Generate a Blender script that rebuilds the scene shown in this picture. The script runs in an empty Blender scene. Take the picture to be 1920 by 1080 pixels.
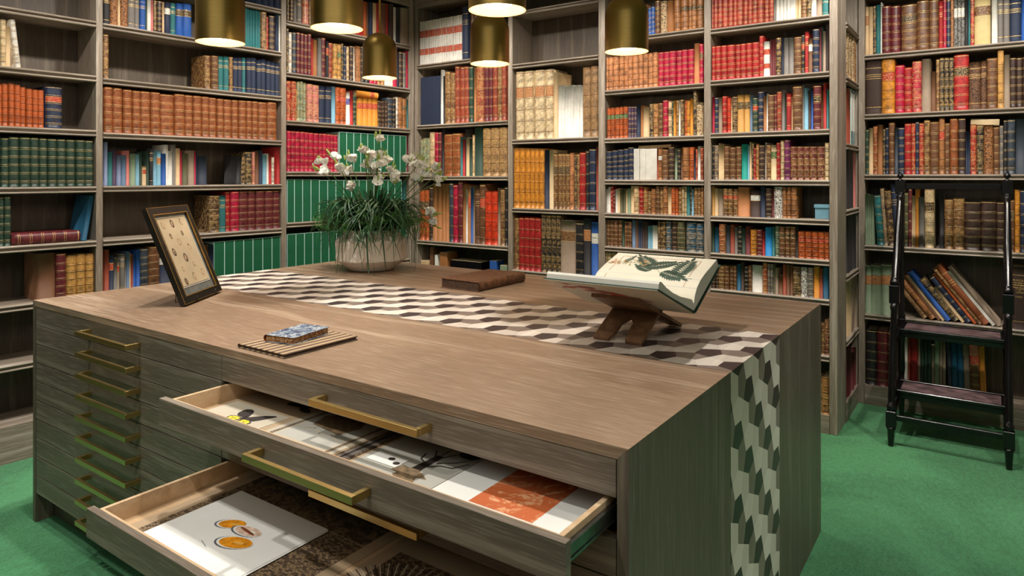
import bpy, bmesh, math, random
from math import sin, cos, pi, radians, sqrt, atan2
from mathutils import Vector, Matrix
random.seed(7)
F = 1278.0; CS = .8192; SN = .5738; HC = 1.49; HY = 330.0   # focal length px, room yaw, eye height, horizon row
COL = bpy.context.scene.collection
def ray(x, y):
    a = (x - 960) / F
    return Vector((CS * a - SN, SN * a + CS, -(y - HY) / F))
def onz(x, y, z):
    d = ray(x, y); t = (z - HC) / d.z
    return Vector((d.x * t, d.y * t, z))
def lin(c):
    r = []
    for v in c:
        v = v / 255.0
        r.append(v / 12.92 if v <= .04045 else ((v + .055) / 1.055) ** 2.4)
    return (r[0], r[1], r[2], 1)
# ------------------------------------------------------------------ materials
def newmat(name):
    m = bpy.data.materials.new(name); m.use_nodes = True
    n = m.node_tree.nodes; l = m.node_tree.links
    return m, n, l, n['Principled BSDF']
def coords(n, l, scale=(1, 1, 1), rot=(0, 0, 0), src='Object'):
    t = n.new('ShaderNodeTexCoord'); mp = n.new('ShaderNodeMapping')
    mp.inputs['Scale'].default_value = scale; mp.inputs['Rotation'].default_value = rot
    l.new(t.outputs[src], mp.inputs['Vector']); return mp.outputs['Vector']
def noise(n, l, vec, scale, detail=4, rough=.55, dist=0):
    t = n.new('ShaderNodeTexNoise'); t.inputs['Scale'].default_value = scale
    t.inputs['Detail'].default_value = detail; t.inputs['Roughness'].default_value = rough
    t.inputs['Distortion'].default_value = dist
    l.new(vec, t.inputs['Vector']); return t.outputs['Fac']
def ramp(n, l, fac, stops):
    r = n.new('ShaderNodeValToRGB'); e = r.color_ramp.elements
    while len(e) < len(stops): e.new(.5)
    for i, (p, c) in enumerate(stops):
        e[i].position = p; e[i].color = c if len(c) == 4 else lin(c)
    l.new(fac, r.inputs['Fac']); return r.outputs['Color']
def mix(n, l, fac, a, b, mode='MIX'):
    m = n.new('ShaderNodeMix'); m.data_type = 'RGBA'; m.blend_type = mode
    for s, v in ((m.inputs[0], fac), (m.inputs[6], a), (m.inputs[7], b)):
        if isinstance(v, (float, int)): s.default_value = v
        elif isinstance(v, tuple): s.default_value = v
        else: l.new(v, s)
    return m.outputs[2]
def bump(n, l, bs, h, strength=.3, dist=.002):
    b = n.new('ShaderNodeBump'); b.inputs['Strength'].default_value = strength
    b.inputs['Distance'].default_value = dist
    l.new(h, b.inputs['Height']); l.new(b.outputs['Normal'], bs.inputs['Normal'])
def simple(name, rgb, rough=.5, metal=0, var=.12, nscale=30, spec=None):
    m, n, l, b = newmat(name)
    v = noise(n, l, coords(n, l), nscale)
    c1 = tuple(x * (1 - var) for x in rgb); c2 = tuple(min(255, x * (1 + var)) for x in rgb)
    l.new(ramp(n, l, v, [(.3, c1), (.7, c2)]), b.inputs['Base Color'])
    b.inputs['Roughness'].default_value = rough; b.inputs['Metallic'].default_value = metal
    if spec is not None: b.inputs['Specular IOR Level'].default_value = spec
    return m
def emis(name, rgb, s):
    m, n, l, b = newmat(name)
    b.inputs['Base Color'].default_value = lin(rgb)
    b.inputs['Emission Color'].default_value = lin(rgb); b.inputs['Emission Strength'].default_value = s
    return m
def wood(name, base, dark, pale, grain=(1, 22, 22), fig=.5, rough=.5, lime=.62):
    """limed oak: soft tone drift, cathedral figure and short pale pores; the '1' axis of grain runs with the wood"""
    m, n, l, b = newmat(name); al = [g < 2 for g in grain]; K = max(grain) / 24.0
    def gv(along, across): return coords(n, l, tuple(along if q else across * K for q in al))
    tone = noise(n, l, gv(.5, 3.5), 1.0, 3, .5, .6)
    fibre = noise(n, l, gv(2.2, 60), 1.0, 4, .6, .25)
    pore = noise(n, l, gv(9, 210), 1.0, 2, .55)
    w = n.new('ShaderNodeTexWave'); w.wave_type = 'RINGS'; w.rings_direction = 'X' if al[0] else ('Y' if al[1] else 'Z')
    w.inputs['Scale'].default_value = 2.2; w.inputs['Distortion'].default_value = 7; w.inputs['Detail'].default_value = 2; w.inputs['Detail Scale'].default_value = .7
    l.new(gv(.35, 1.6), w.inputs['Vector'])
    c = ramp(n, l, tone, [(.3, tuple(x * .6 + y * .4 for x, y in zip(base, dark))), (.7, base)])
    c = mix(n, l, ramp(n, l, fibre, [(.3, (188, 188, 188)), (.54, (0, 0, 0))]), c, lin(dark))
    f2 = mix(n, l, 1.0, ramp(n, l, w.outputs['Fac'], [(.72, (0, 0, 0)), (.95, (215, 215, 215))]), ramp(n, l, fibre, [(.4, (60, 60, 60)), (.6, (255, 255, 255))]), 'MULTIPLY')
    c = mix(n, l, f2, c, lin(pale))
    c = mix(n, l, ramp(n, l, pore, [(lime - .09, (0, 0, 0)), (lime + .05, (190, 190, 190))]), c, lin(pale))
    l.new(c, b.inputs['Base Color']); b.inputs['Roughness'].default_value = rough
    bump(n, l, b, pore, .3, .0012)
    return m
M = {}
OB, OD, OP = (142, 129, 114), (108, 96, 83), (184, 172, 158)
M['oak_h'] = wood('limed_oak_along', OB, OD, OP, (1.2, 24, 24))
M['oak_v'] = wood('limed_oak_upright', OB, OD, OP, (24, 24, 1.2))
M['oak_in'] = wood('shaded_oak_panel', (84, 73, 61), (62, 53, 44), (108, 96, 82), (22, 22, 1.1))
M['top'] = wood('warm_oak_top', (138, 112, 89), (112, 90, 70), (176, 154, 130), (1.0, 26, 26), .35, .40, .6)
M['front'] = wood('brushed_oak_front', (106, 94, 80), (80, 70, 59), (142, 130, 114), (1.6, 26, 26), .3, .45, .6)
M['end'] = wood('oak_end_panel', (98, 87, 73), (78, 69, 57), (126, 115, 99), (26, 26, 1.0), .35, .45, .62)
M['maple'] = wood('maple_drawer_lining', (198, 166, 128), (180, 146, 108), (214, 186, 150), (1.4, 9, 9), .3, .4, .7)
M['black'] = simple('black_lacquer', (14, 12, 14), .22, 0, .2)
M['tread'] = simple('worn_leather_tread', (92, 74, 76), .38, 0, .35, 14)
M['steel'] = simple('drawer_runner_steel', (120, 125, 125), .3, 1)
M['dark'] = simple('dark_recess', (20, 18, 16), .7)
M['white_paper'] = simple('white_paper', (226, 224, 216), .75, 0, .03, 4)
M['pages'] = None
def mk_pages():
    m, n, l, b = newmat('book_pages')
    v = noise(n, l, coords(n, l, (420, 4, 4)), 1.5, 2)
    l.new(ramp(n, l, v, [(.3, (150, 128, 96)), (.7, (212, 196, 164))]), b.inputs['Base Color'])
    b.inputs['Roughness'].default_value = .85
    return m
M['pages'] = mk_pages()
def mk_gilt():
    m, n, l, b = newmat('gilt_tooling')
    v = noise(n, l, coords(n, l), 220, 2)
    l.new(ramp(n, l, v, [(.35, (176, 132, 66)), (.6, (240, 206, 138))]), b.inputs['Base Color'])
    b.inputs['Roughness'].default_value = .38; b.inputs['Metallic'].default_value = .3
    return m
M['gilt'] = mk_gilt()
def mk_brass(name, rgb, rough):
    m, n, l, b = newmat(name)
    v = noise(n, l, coords(n, l, (1, 1, 60)), 8, 3)
    l.new(ramp(n, l, v, [(.3, tuple(x * .92 for x in rgb)), (.7, rgb)]), b.inputs['Base Color'])
    b.inputs['Metallic'].default_value = 1; b.inputs['Roughness'].default_value = rough
    return m
M['brass'] = mk_brass('brushed_brass', (216, 188, 124), .36)
M['lamp_brass'] = mk_brass('aged_lamp_brass', (178, 148, 84), .38)
M['lamp_in'] = simple('bright_lamp_lining', (240, 182, 116), .5, .1, .03)
M['bulb'] = emis('lit_bulb', (255, 240, 218), 6)
def mk_carpet():
    m, n, l, b = newmat('green_carpet_pile')
    v = coords(n, l)
    a = noise(n, l, v, 1.3, 5, .62, 1.0); mid = noise(n, l, coords(n, l, (2.2, 1, 1), (0, 0, .7)), 26, 4, .7); f = noise(n, l, coords(n, l, (2.6, 1, 1), (0, 0, .7)), 120, 3, .75)
    c = ramp(n, l, a, [(.4, (32, 108, 58)), (.6, (100, 190, 124))])
    c = mix(n, l, .45, c, ramp(n, l, mid, [(.32, (26, 96, 48)), (.68, (104, 194, 128))]))
    c = mix(n, l, .45, c, ramp(n, l, f, [(.36, (14, 62, 30)), (.64, (112, 190, 130))]))
    l.new(c, b.inputs['Base Color']); b.inputs['Roughness'].default_value = 1
    b.inputs['Sheen Weight'].default_value = .12; b.inputs['Specular IOR Level'].default_value = .05
    h = mix(n, l, .5, mid, f); bump(n, l, b, h, 1.0, .02)
    return m
M['carpet'] = mk_carpet()
M['plaster'] = simple('warm_white_plaster', (205, 196, 182), .9, 0, .03, 3)
# ------------------------------------------------------------------ book colours: code -> (words, rgb)
BC = {'tn': ('tan', (166, 108, 60)), 'or': ('orange tan', (186, 86, 34)), 'ch': ('chestnut', (146, 78, 38)),
 'br': ('brown', (112, 72, 44)), 'db': ('dark brown', (62, 42, 34)), 'rd': ('red', (170, 34, 32)),
 'cr': ('crimson', (178, 20, 56)), 'mr': ('maroon', (104, 36, 40)), 'gn': ('dark green', (40, 66, 52)),
 'tl': ('teal', (40, 112, 114)), 'aq': ('turquoise', (0, 150, 136)), 'nv': ('navy', (32, 44, 70)),
 'bl': ('blue', (36, 88, 168)), 'az': ('azure blue', (20, 140, 214)), 'pt': ('petrol blue', (18, 84, 116)),
 'lb': ('pale blue', (118, 168, 190)), 'sb': ('slate blue', (92, 118, 148)), 'sl': ('slate grey', (56, 64, 74)),
 'wh': ('white', (224, 220, 210)), 'cm': ('cream', (216, 184, 140)), 'vl': ('vellum', (212, 188, 146)),
 'iv': ('ivory', (206, 184, 128)), 'gy': ('grey', (120, 114, 108)), 'bk': ('black', (36, 34, 36)),
 'ye': ('mustard', (200, 148, 46)), 'yt': ('yellow tan', (202, 150, 78)), 'am': ('amber', (214, 138, 42)),
 'ot': ('light tan', (192, 126, 78)), 'pk': ('pink', (204, 118, 112)), 'pu': ('aubergine', (72, 52, 78)),
 'pl': ('purple', (112, 34, 84)), 'ol': ('olive', (88, 86, 58)), 'sg': ('sage', (132, 150, 122)),
 'lv': ('lavender', (122, 134, 168)), 'tp': ('taupe', (150, 130, 110)), 'rb': ('rust', (152, 66, 42)),
 'bw': ('speckled', (130, 126, 120)), 'vm': ('vermilion', (214, 58, 24)), 'lg': ('pale brown', (150, 114, 74)),
 'bd': ('brick red', (170, 58, 44)), 'eg': ('emerald', (8, 98, 62)), 'bn': ('navy', (38, 48, 66))}
LC = {'r': ('red', (168, 34, 34)), 'k': ('black', (34, 28, 28)), 'g': ('green', (24, 92, 60)), 'w': ('white', (226, 224, 214)),
      'b': ('blue', (30, 60, 150)), 'o': ('brown', (150, 92, 60)), 't': ('teal', (30, 112, 112)), 'd': ('brown', (84, 48, 34))}
TW = {'L': 'ribbed leather', 'C': 'cloth', 'P': 'thin', 'G': 'gilt-patterned', 'T': 'gilt-titled', 'B': 'boxed', 'R': 'red-banded', 'S': 'speckled'}
_bm = {}
def cover_mat(cc, ty):
    k = cc + ty
    if k in _bm: return _bm[k]
    rgb = BC[cc][1]; m, n, l, b = newmat(BC[cc][0].replace(' ', '_') + '_cover')
    v = coords(n, l); lea = ty in 'LG'
    a = noise(n, l, v, 30 if lea else 9, 6, .72)
    lo, hi = (.5, 1.08) if lea else (.84, 1.0)
    c = ramp(n, l, a, [(.3, tuple(x * lo for x in rgb)), (.7, tuple(min(250, x * hi + (8 if lea else 0)) for x in rgb))])
    if ty == 'G':
        vo = n.new('ShaderNodeTexVoronoi'); vo.inputs['Scale'].default_value = 150; vo.feature = 'DISTANCE_TO_EDGE'
        l.new(v, vo.inputs['Vector'])
        g = ramp(n, l, vo.outputs['Distance'], [(.0, (255, 255, 255)), (.09, (235, 235, 235)), (.16, (0, 0, 0))])
        g2 = ramp(n, l, noise(n, l, v, 55, 2), [(.42, (20, 20, 20)), (.56, (210, 210, 210))])
        c = mix(n, l, mix(n, l, 1.0, g, g2, 'MULTIPLY'), c, lin((200, 162, 98)))
    if ty == 'S':
        c = mix(n, l, ramp(n, l, noise(n, l, v, 110, 2, .7), [(.5, (0, 0, 0)), (.58, (255, 255, 255))]), c, lin(tuple(x * .4 for x in rgb)))
    l.new(c, b.inputs['Base Color'])
    b.inputs['Roughness'].default_value = .42 if lea else .68
    if lea: bump(n, l, b, noise(n, l, v, 160, 3), .2, .0006)
    _bm[k] = m; return m
def label_mat(lc):
    k = '_' + lc
    if k in _bm: return _bm[k]
    rgb = LC[lc][1]; m, n, l, b = newmat(LC[lc][0] + '_spine_label')
    ink = (60, 50, 48) if lc == 'w' else (216, 178, 108)
    v = coords(n, l, (1, 1, 1))
    w = n.new('ShaderNodeTexWave'); w.wave_type = 'BANDS'; w.bands_direction = 'Z'; w.inputs['Scale'].default_value = 34
    l.new(v, w.inputs['Vector'])
    g = ramp(n, l, w.outputs['Fac'], [(.62, (0, 0, 0)), (.7, (255, 255, 255))])
    g2 = ramp(n, l, noise(n, l, coords(n, l, (3, 3, 1)), 130, 2), [(.48, (0, 0, 0)), (.54, (255, 255, 255))])
    c = mix(n, l, mix(n, l, 1.0, g, g2, 'MULTIPLY'), lin(rgb), lin(ink))
    l.new(c, b.inputs['Base Color']); b.inputs['Roughness'].default_value = .5
    _bm[k] = m; return m
# ------------------------------------------------------------------ mesh builder
class MB:
    def __init__(s): s.v = []; s.f = []; s.m = []; s.sm = []
    def add(s, vs, fs, mi=0, T=None, smooth=False):
        o = len(s.v)
        for p in vs:
            p = Vector(p); s.v.append(tuple(T @ p) if T is not None else tuple(p))
        for i, f in enumerate(fs):
            s.f.append(tuple(o + k for k in f)); s.m.append(mi[i] if isinstance(mi, list) else mi); s.sm.append(smooth)
    def box(s, x0, x1, y0, y1, z0, z1, mi=0, T=None, bev=0):
        if bev:
            b = bev; vs = []
            # chamfered box: 24 verts
            bm = bmesh.new(); bmesh.ops.create_cube(bm, size=1)
            for q in bm.verts:
                q.co = ((x0 + x1) / 2 + q.co.x * (x1 - x0), (y0 + y1) / 2 + q.co.y * (y1 - y0), (z0 + z1) / 2 + q.co.z * (z1 - z0))
            bmesh.ops.bevel(bm, geom=list(bm.edges), offset=b, segments=1, affect='EDGES')
            bm.verts.index_update()
            s.add([q.co.copy() for q in bm.verts], [[q.index for q in f.verts] for f in bm.faces], mi, T); bm.free(); return
        vs = [(x0, y0, z0), (x1, y0, z0), (x1, y1, z0), (x0, y1, z0), (x0, y0, z1), (x1, y0, z1), (x1, y1, z1), (x0, y1, z1)]
        s.add(vs, [(0, 3, 2, 1), (4, 5, 6, 7), (0, 1, 5, 4), (1, 2, 6, 5), (2, 3, 7, 6), (3, 0, 4, 7)], mi, T)
    def prism(s, poly, z0, z1, mi=0, T=None, top=None):
        n = len(poly); vs = [(x, y, z0) for x, y in poly] + [(x, y, z1) for x, y in poly]
        fs = [tuple(range(n - 1, -1, -1)), tuple(range(n, 2 * n))] + [(i, (i + 1) % n, n + (i + 1) % n, n + i) for i in range(n)]
        ml = [mi, mi if top is None else top] + [mi] * n
        s.add(vs, fs, ml, T)
    def lathe(s, prof, seg=32, mi=0, T=None, smooth=True, cap=True):
        vs = []; fs = []; ml = []
        for r, z in prof:
            for k in range(seg): a = 2 * pi * k / seg; vs.append((r * cos(a), r * sin(a), z))
        for i in range(len(prof) - 1):
            for k in range(seg):
                k2 = (k + 1) % seg
                fs.append((i * seg + k, i * seg + k2, (i + 1) * seg + k2, (i + 1) * seg + k))
                ml.append(mi[i] if isinstance(mi, list) else mi)
        s.add(vs, fs, ml, T, smooth)
        if cap:
            s.add(vs[:seg], [tuple(range(seg - 1, -1, -1))], ml[0], T); s.add(vs[-seg:], [tuple(range(seg))], ml[-1], T)
    def tube(s, pts, rads, seg=6, mi=0, T=None):
        pts = [Vector(p) for p in pts]
        if not isinstance(rads, (list, tuple)): rads = [rads] * len(pts)
        vs = []; fs = []
        for i, p in enumerate(pts):
            d = (pts[min(i + 1, len(pts) - 1)] - pts[max(i - 1, 0)]).normalized()
            u = d.cross(Vector((0, 0, 1)));
            if u.length < .1: u = d.cross(Vector((1, 0, 0)))
            u.normalize(); w = d.cross(u)
            for k in range(seg):
                a = 2 * pi * k / seg; vs.append(p + (u * cos(a) + w * sin(a)) * rads[i])
        for i in range(len(pts) - 1):
            for k in range(seg):
                k2 = (k + 1) % seg; fs.append((i * seg + k, i * seg + k2, (i + 1) * seg + k2, (i + 1) * seg + k))
        fs.append(tuple(range(seg - 1, -1, -1))); fs.append(tuple(len(pts) * seg - seg + k for k in range(seg)))
        s.add(vs, fs, mi, T, True)
    def build(s, name, mats, parent=None, loc=None, rot=None, **props):
        me = bpy.data.meshes.new(name); me.from_pydata(s.v, [], s.f)
        mats = mats if isinstance(mats, (list, tuple)) else [mats]
        for m in mats: me.materials.append(M[m] if isinstance(m, str) else m)
        me.polygons.foreach_set('material_index', s.m); me.polygons.foreach_set('use_smooth', s.sm)
        me.update()
        o = bpy.data.objects.new(name, me); COL.objects.link(o)
        if parent is not None: o.parent = parent
        if loc is not None: o.location = loc
        if rot is not None: o.rotation_euler = rot
        for k, v in props.items(): o[k] = v
        return o
def tag(o, label=None, cat=None, group=None, kind=None):
    if label: o['label'] = label
    if cat: o['category'] = cat
    if group: o['group'] = group
    if kind: o['kind'] = kind
    return o
def empty(name, loc=(0, 0, 0), rot=(0, 0, 0), **k):
    o = bpy.data.objects.new(name, None); COL.objects.link(o); o.location = loc; o.rotation_euler = rot
    o.empty_display_size = .1
    tag(o, **k); return o
# ------------------------------------------------------------------ room
XL, YB, YI, XH = -4.0, 4.27, 4.978, -.71
CH = 3.12
DEP = .27
def st(name, fn, mats):
    mb = MB(); fn(mb); return tag(mb.build(name, mats), kind='structure')
EL = .06
def xl(y, back=0): return XL - EL * (YB - y) - back
RX, RY = 1.9, -2.2
st('floor', lambda m: m.box(-4.9, RX + .1, RY - .1, 5.4, -.1, 0), 'carpet')
st('ceiling', lambda m: m.box(-4.9, RX + .1, RY - .1, 5.4, CH, CH + .1), 'plaster')
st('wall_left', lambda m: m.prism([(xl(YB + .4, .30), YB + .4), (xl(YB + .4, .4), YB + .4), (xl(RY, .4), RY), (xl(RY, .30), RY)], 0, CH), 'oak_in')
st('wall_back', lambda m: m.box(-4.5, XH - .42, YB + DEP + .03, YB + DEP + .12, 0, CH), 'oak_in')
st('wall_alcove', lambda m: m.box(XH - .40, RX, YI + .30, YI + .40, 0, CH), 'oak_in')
st('wall_right', lambda m: m.box(RX, RX + .1, RY, YI + .4, 0, CH), 'plaster')
st('wall_front', lambda m: m.box(-4.9, RX, RY - .1, RY, 0, CH), 'plaster')
# ------------------------------------------------------------------ bookcases
un = sqrt(1 + EL * EL)
class Bay:
    def __init__(s, key, kind, x0, x1, where, depth=DEP):
        s.key = key; s.where = where; s.depth = depth
        if kind == 'L': s.O = Vector((xl(0), 0)); s.u = Vector((EL / un, 1 / un))
        elif kind == 'B': s.O = Vector((0, YB)); s.u = Vector((1, 0))
        elif kind == 'H': s.O = Vector((XH, 0)); s.u = Vector((0, 1))
        else: s.O = Vector((0, YI)); s.u = Vector((1, 0))
        s.n = Vector((-s.u.y, s.u.x)); s.rz = atan2(s.u.y, s.u.x)
        s.s0 = s.px(x0, 300)[0]; s.s1 = s.px(x1, 300)[0]
    def px(s, x, y, sb=0.0):
        d = ray(x, y); d2 = Vector((d.x, d.y)); t = (sb + s.O.dot(s.n)) / d2.dot(s.n)
        return (t * d2 - s.O).dot(s.u), HC + d.z * t
    def world(s, a, dep, z):
        p = s.O + s.u * a + s.n * dep; return Vector((p.x, p.y, z))
BAYS = {b.key: b for b in (
 Bay('A', 'L', -150, 180, 'leftmost bookcase'), Bay('B', 'L', 193, 527.5, 'second bookcase from left'),
 Bay('C', 'L', 537, 768, 'bookcase left of the corner'), Bay('D', 'B', 783, 952.5, 'bookcase right of the corner'),
 Bay('E', 'B', 961, 1122, 'fifth bookcase from left'), Bay('F', 'B', 1134.5, 1320, 'sixth bookcase from left'),
 Bay('G', 'B', 1333, 1555, 'seventh bookcase from left', .235), Bay('H', 'H', 1586, 1609, 'narrow end bookcase', .25),
 Bay('I', 'I', 1621.5, 2060, 'bookcase behind the ladder'))}
SH = {'A': [(179, 39.3), (179, 141.7), (179, 244), (179, 349.3), (179, 450.7), (61, 567.3), (61, 676.3), (61, 788)],
 'B': [(527, 17), (193, 43), (193, 145.7), (193, 248), (193, 348.7), (193, 450), (193, 552), (193, 655), (193, 760)],
 'C': [(537.8, 38), (537.8, 134.8), (537.8, 225), (537.8, 321.5), (537.8, 417.8), (537.8, 514), (537.8, 610), (537.8, 700)],
 'D': [(783, 8), (783, 122), (783, 235), (783, 330), (783, 449.5), (783, 548), (783, 648)],
 'E': [(962, 120.6), (962, 262), (962, 389.6), (962, 505), (962, 610), (962, 715)],
 'F': [(1135, 75), (1135, 169.8), (1135, 259.5), (1135, 336.8), (1135, 398.7), (1135, 461.3), (1135, 530), (1135, 640), (1135, 730)],
 'G': [(1332, 54.4), (1332, 151), (1332, 249.5), (1332, 336.7), (1332, 404.4), (1332, 473.3), (1332, 540.5), (1552, 667), (1552, 779)],
 'H': [(1585, 40), (1585, 142), (1585, 268), (1585, 394), (1585, 518), (1585, 640), (1585, 758)],
 'I': [(1622, 103), (1622, 214.4), (1622, 327), (1622, 459), (1622, 588), (1622, 720.6)]}
# shelf nosing: (depth, height below the shelf top) outline of a moulded edge
NOSE = [(.0, 0), (-.006, -.0025), (-.009, -.007), (-.0085, -.0105), (-.004, -.0135), (.007, -.0145), (.007, -.0245), (-.003, -.0255), (-.0095, -.028),
        (-.011, -.0315), (-.008, -.0355), (.0, -.037), (.02, -.037), (.02, -.022)]
SZ = {}
for k, b in BAYS.items():
    SZ[k] = zs = []
    for (x, y) in SH[k]: zs.append(b.px(x, y)[1])
    W = b.s1 - b.s0; o = b.world(b.s0, 0, 0)
    r = empty('bookcase', o, (0, 0, b.rz), label={'A': 'built-in oak bookcase at the far left with two empty lower shelves',
      'B': 'built-in oak bookcase whose middle shelf holds a long chestnut leather set',
      'C': 'built-in oak bookcase of green slipcases behind the flowers', 'D': 'built-in oak bookcase just right of the room corner with white paperbacks on top',
      'E': 'built-in oak bookcase with pale vellum volumes and an empty top compartment', 'F': 'built-in oak bookcase behind the open botanical book',
      'G': 'built-in oak bookcase at the projecting corner, with a blue box on one shelf',
      'H': 'narrow oak bookcase built into the end of the projecting wall',
      'I': 'built-in oak bookcase behind the black library steps'}[k], cat='bookcase', group='built-in oak bookcases')
    wl = {'A': .3, 'B': 0, 'C': 0, 'D': 0, 'E': 0, 'F': 0, 'G': 0, 'H': .0, 'I': 0}[k]
    # stiles: width to the next bay
    def stile(x0, x1, dep=DEP, z0=0):
        m = MB(); m.box(x0, x1, 0, dep, z0, CH - .02, 0, None, .002); m.build('stile', 'oak_v', r)
    nxt = {'A': 'B', 'B': 'C', 'D': 'E', 'E': 'F', 'F': 'G'}.get(k)
    if nxt: stile(W, BAYS[nxt].s0 - b.s0 - .0005)
    if k == 'A': stile(-.045, 0)
    if k == 'C': stile(W, b.world(0, 0, 0) and (BAYS['C'].px(776.5, 300)[0] - b.s0))
    if k == 'D': stile(b.px(776.5, 300)[0] - b.s0 + .002, 0)
    if k == 'G': stile(W, XH - b.s0 - .003, .262)
    if k == 'H': stile(YB + .266 - b.s0, 0, .3); stile(W, YI - .002 - b.s0, .30)
    if k == 'I': stile(XH + .004 - b.s0, 0, .27); stile(W, W + .05)
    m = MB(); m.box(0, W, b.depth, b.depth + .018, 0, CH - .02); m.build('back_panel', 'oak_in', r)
    zb = zs[-1]
    for z in zs[:-1] + ([zs[0] + .40]):
        if z > CH - .1: continue
        m = MB(); n = len(NOSE)
        prof = [(p[0], z + p[1]) for p in NOSE] + [(b.depth, z - .022), (b.depth, z)]
        n = len(prof); vs = [(0.0005, d, h) for d, h in prof] + [(W - .0005, d, h) for d, h in prof]
        fs = [tuple(range(n)), tuple(range(2 * n - 1, n - 1, -1))] + [(i, n + i, n + (i + 1) % n, (i + 1) % n) for i in range(n)]
        m.add(vs, fs); m.build('shelf', 'oak_h', r)
    m = MB(); m.box(-.04 if k in 'A' else 0, W, -.012 if k in 'ABC' else -.004, b.depth, .0, zb); m.build('plinth', 'oak_h', r)
    m = MB(); m.box(0, W, .0, .02, CH - .2, CH - .02); m.build('cornice', 'oak_h', r)
# flat moulding between the bookcases and the ceiling
# ------------------------------------------------------------------ book rows
Z1 = (0, 0, 3); Z2 = (0, 300, 3); Z3 = (500, 0, 3.375); Z4 = (500, 240, 3.375); Z5 = (940, 0, 3.8575); Z6 = (940, 260, 3.8575)
Z7 = (1300, 0, 4.5); Z8 = (1300, 230, 4.5); Z9 = (1300, 400, 2.456); ZA = (1580, 0, 4.5); ZB = (1580, 200, 3.856); ZC = (1580, 460, 2.456)
ZD = (740, 200, 3.6); ZE = (740, 0, 4.5)
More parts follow.
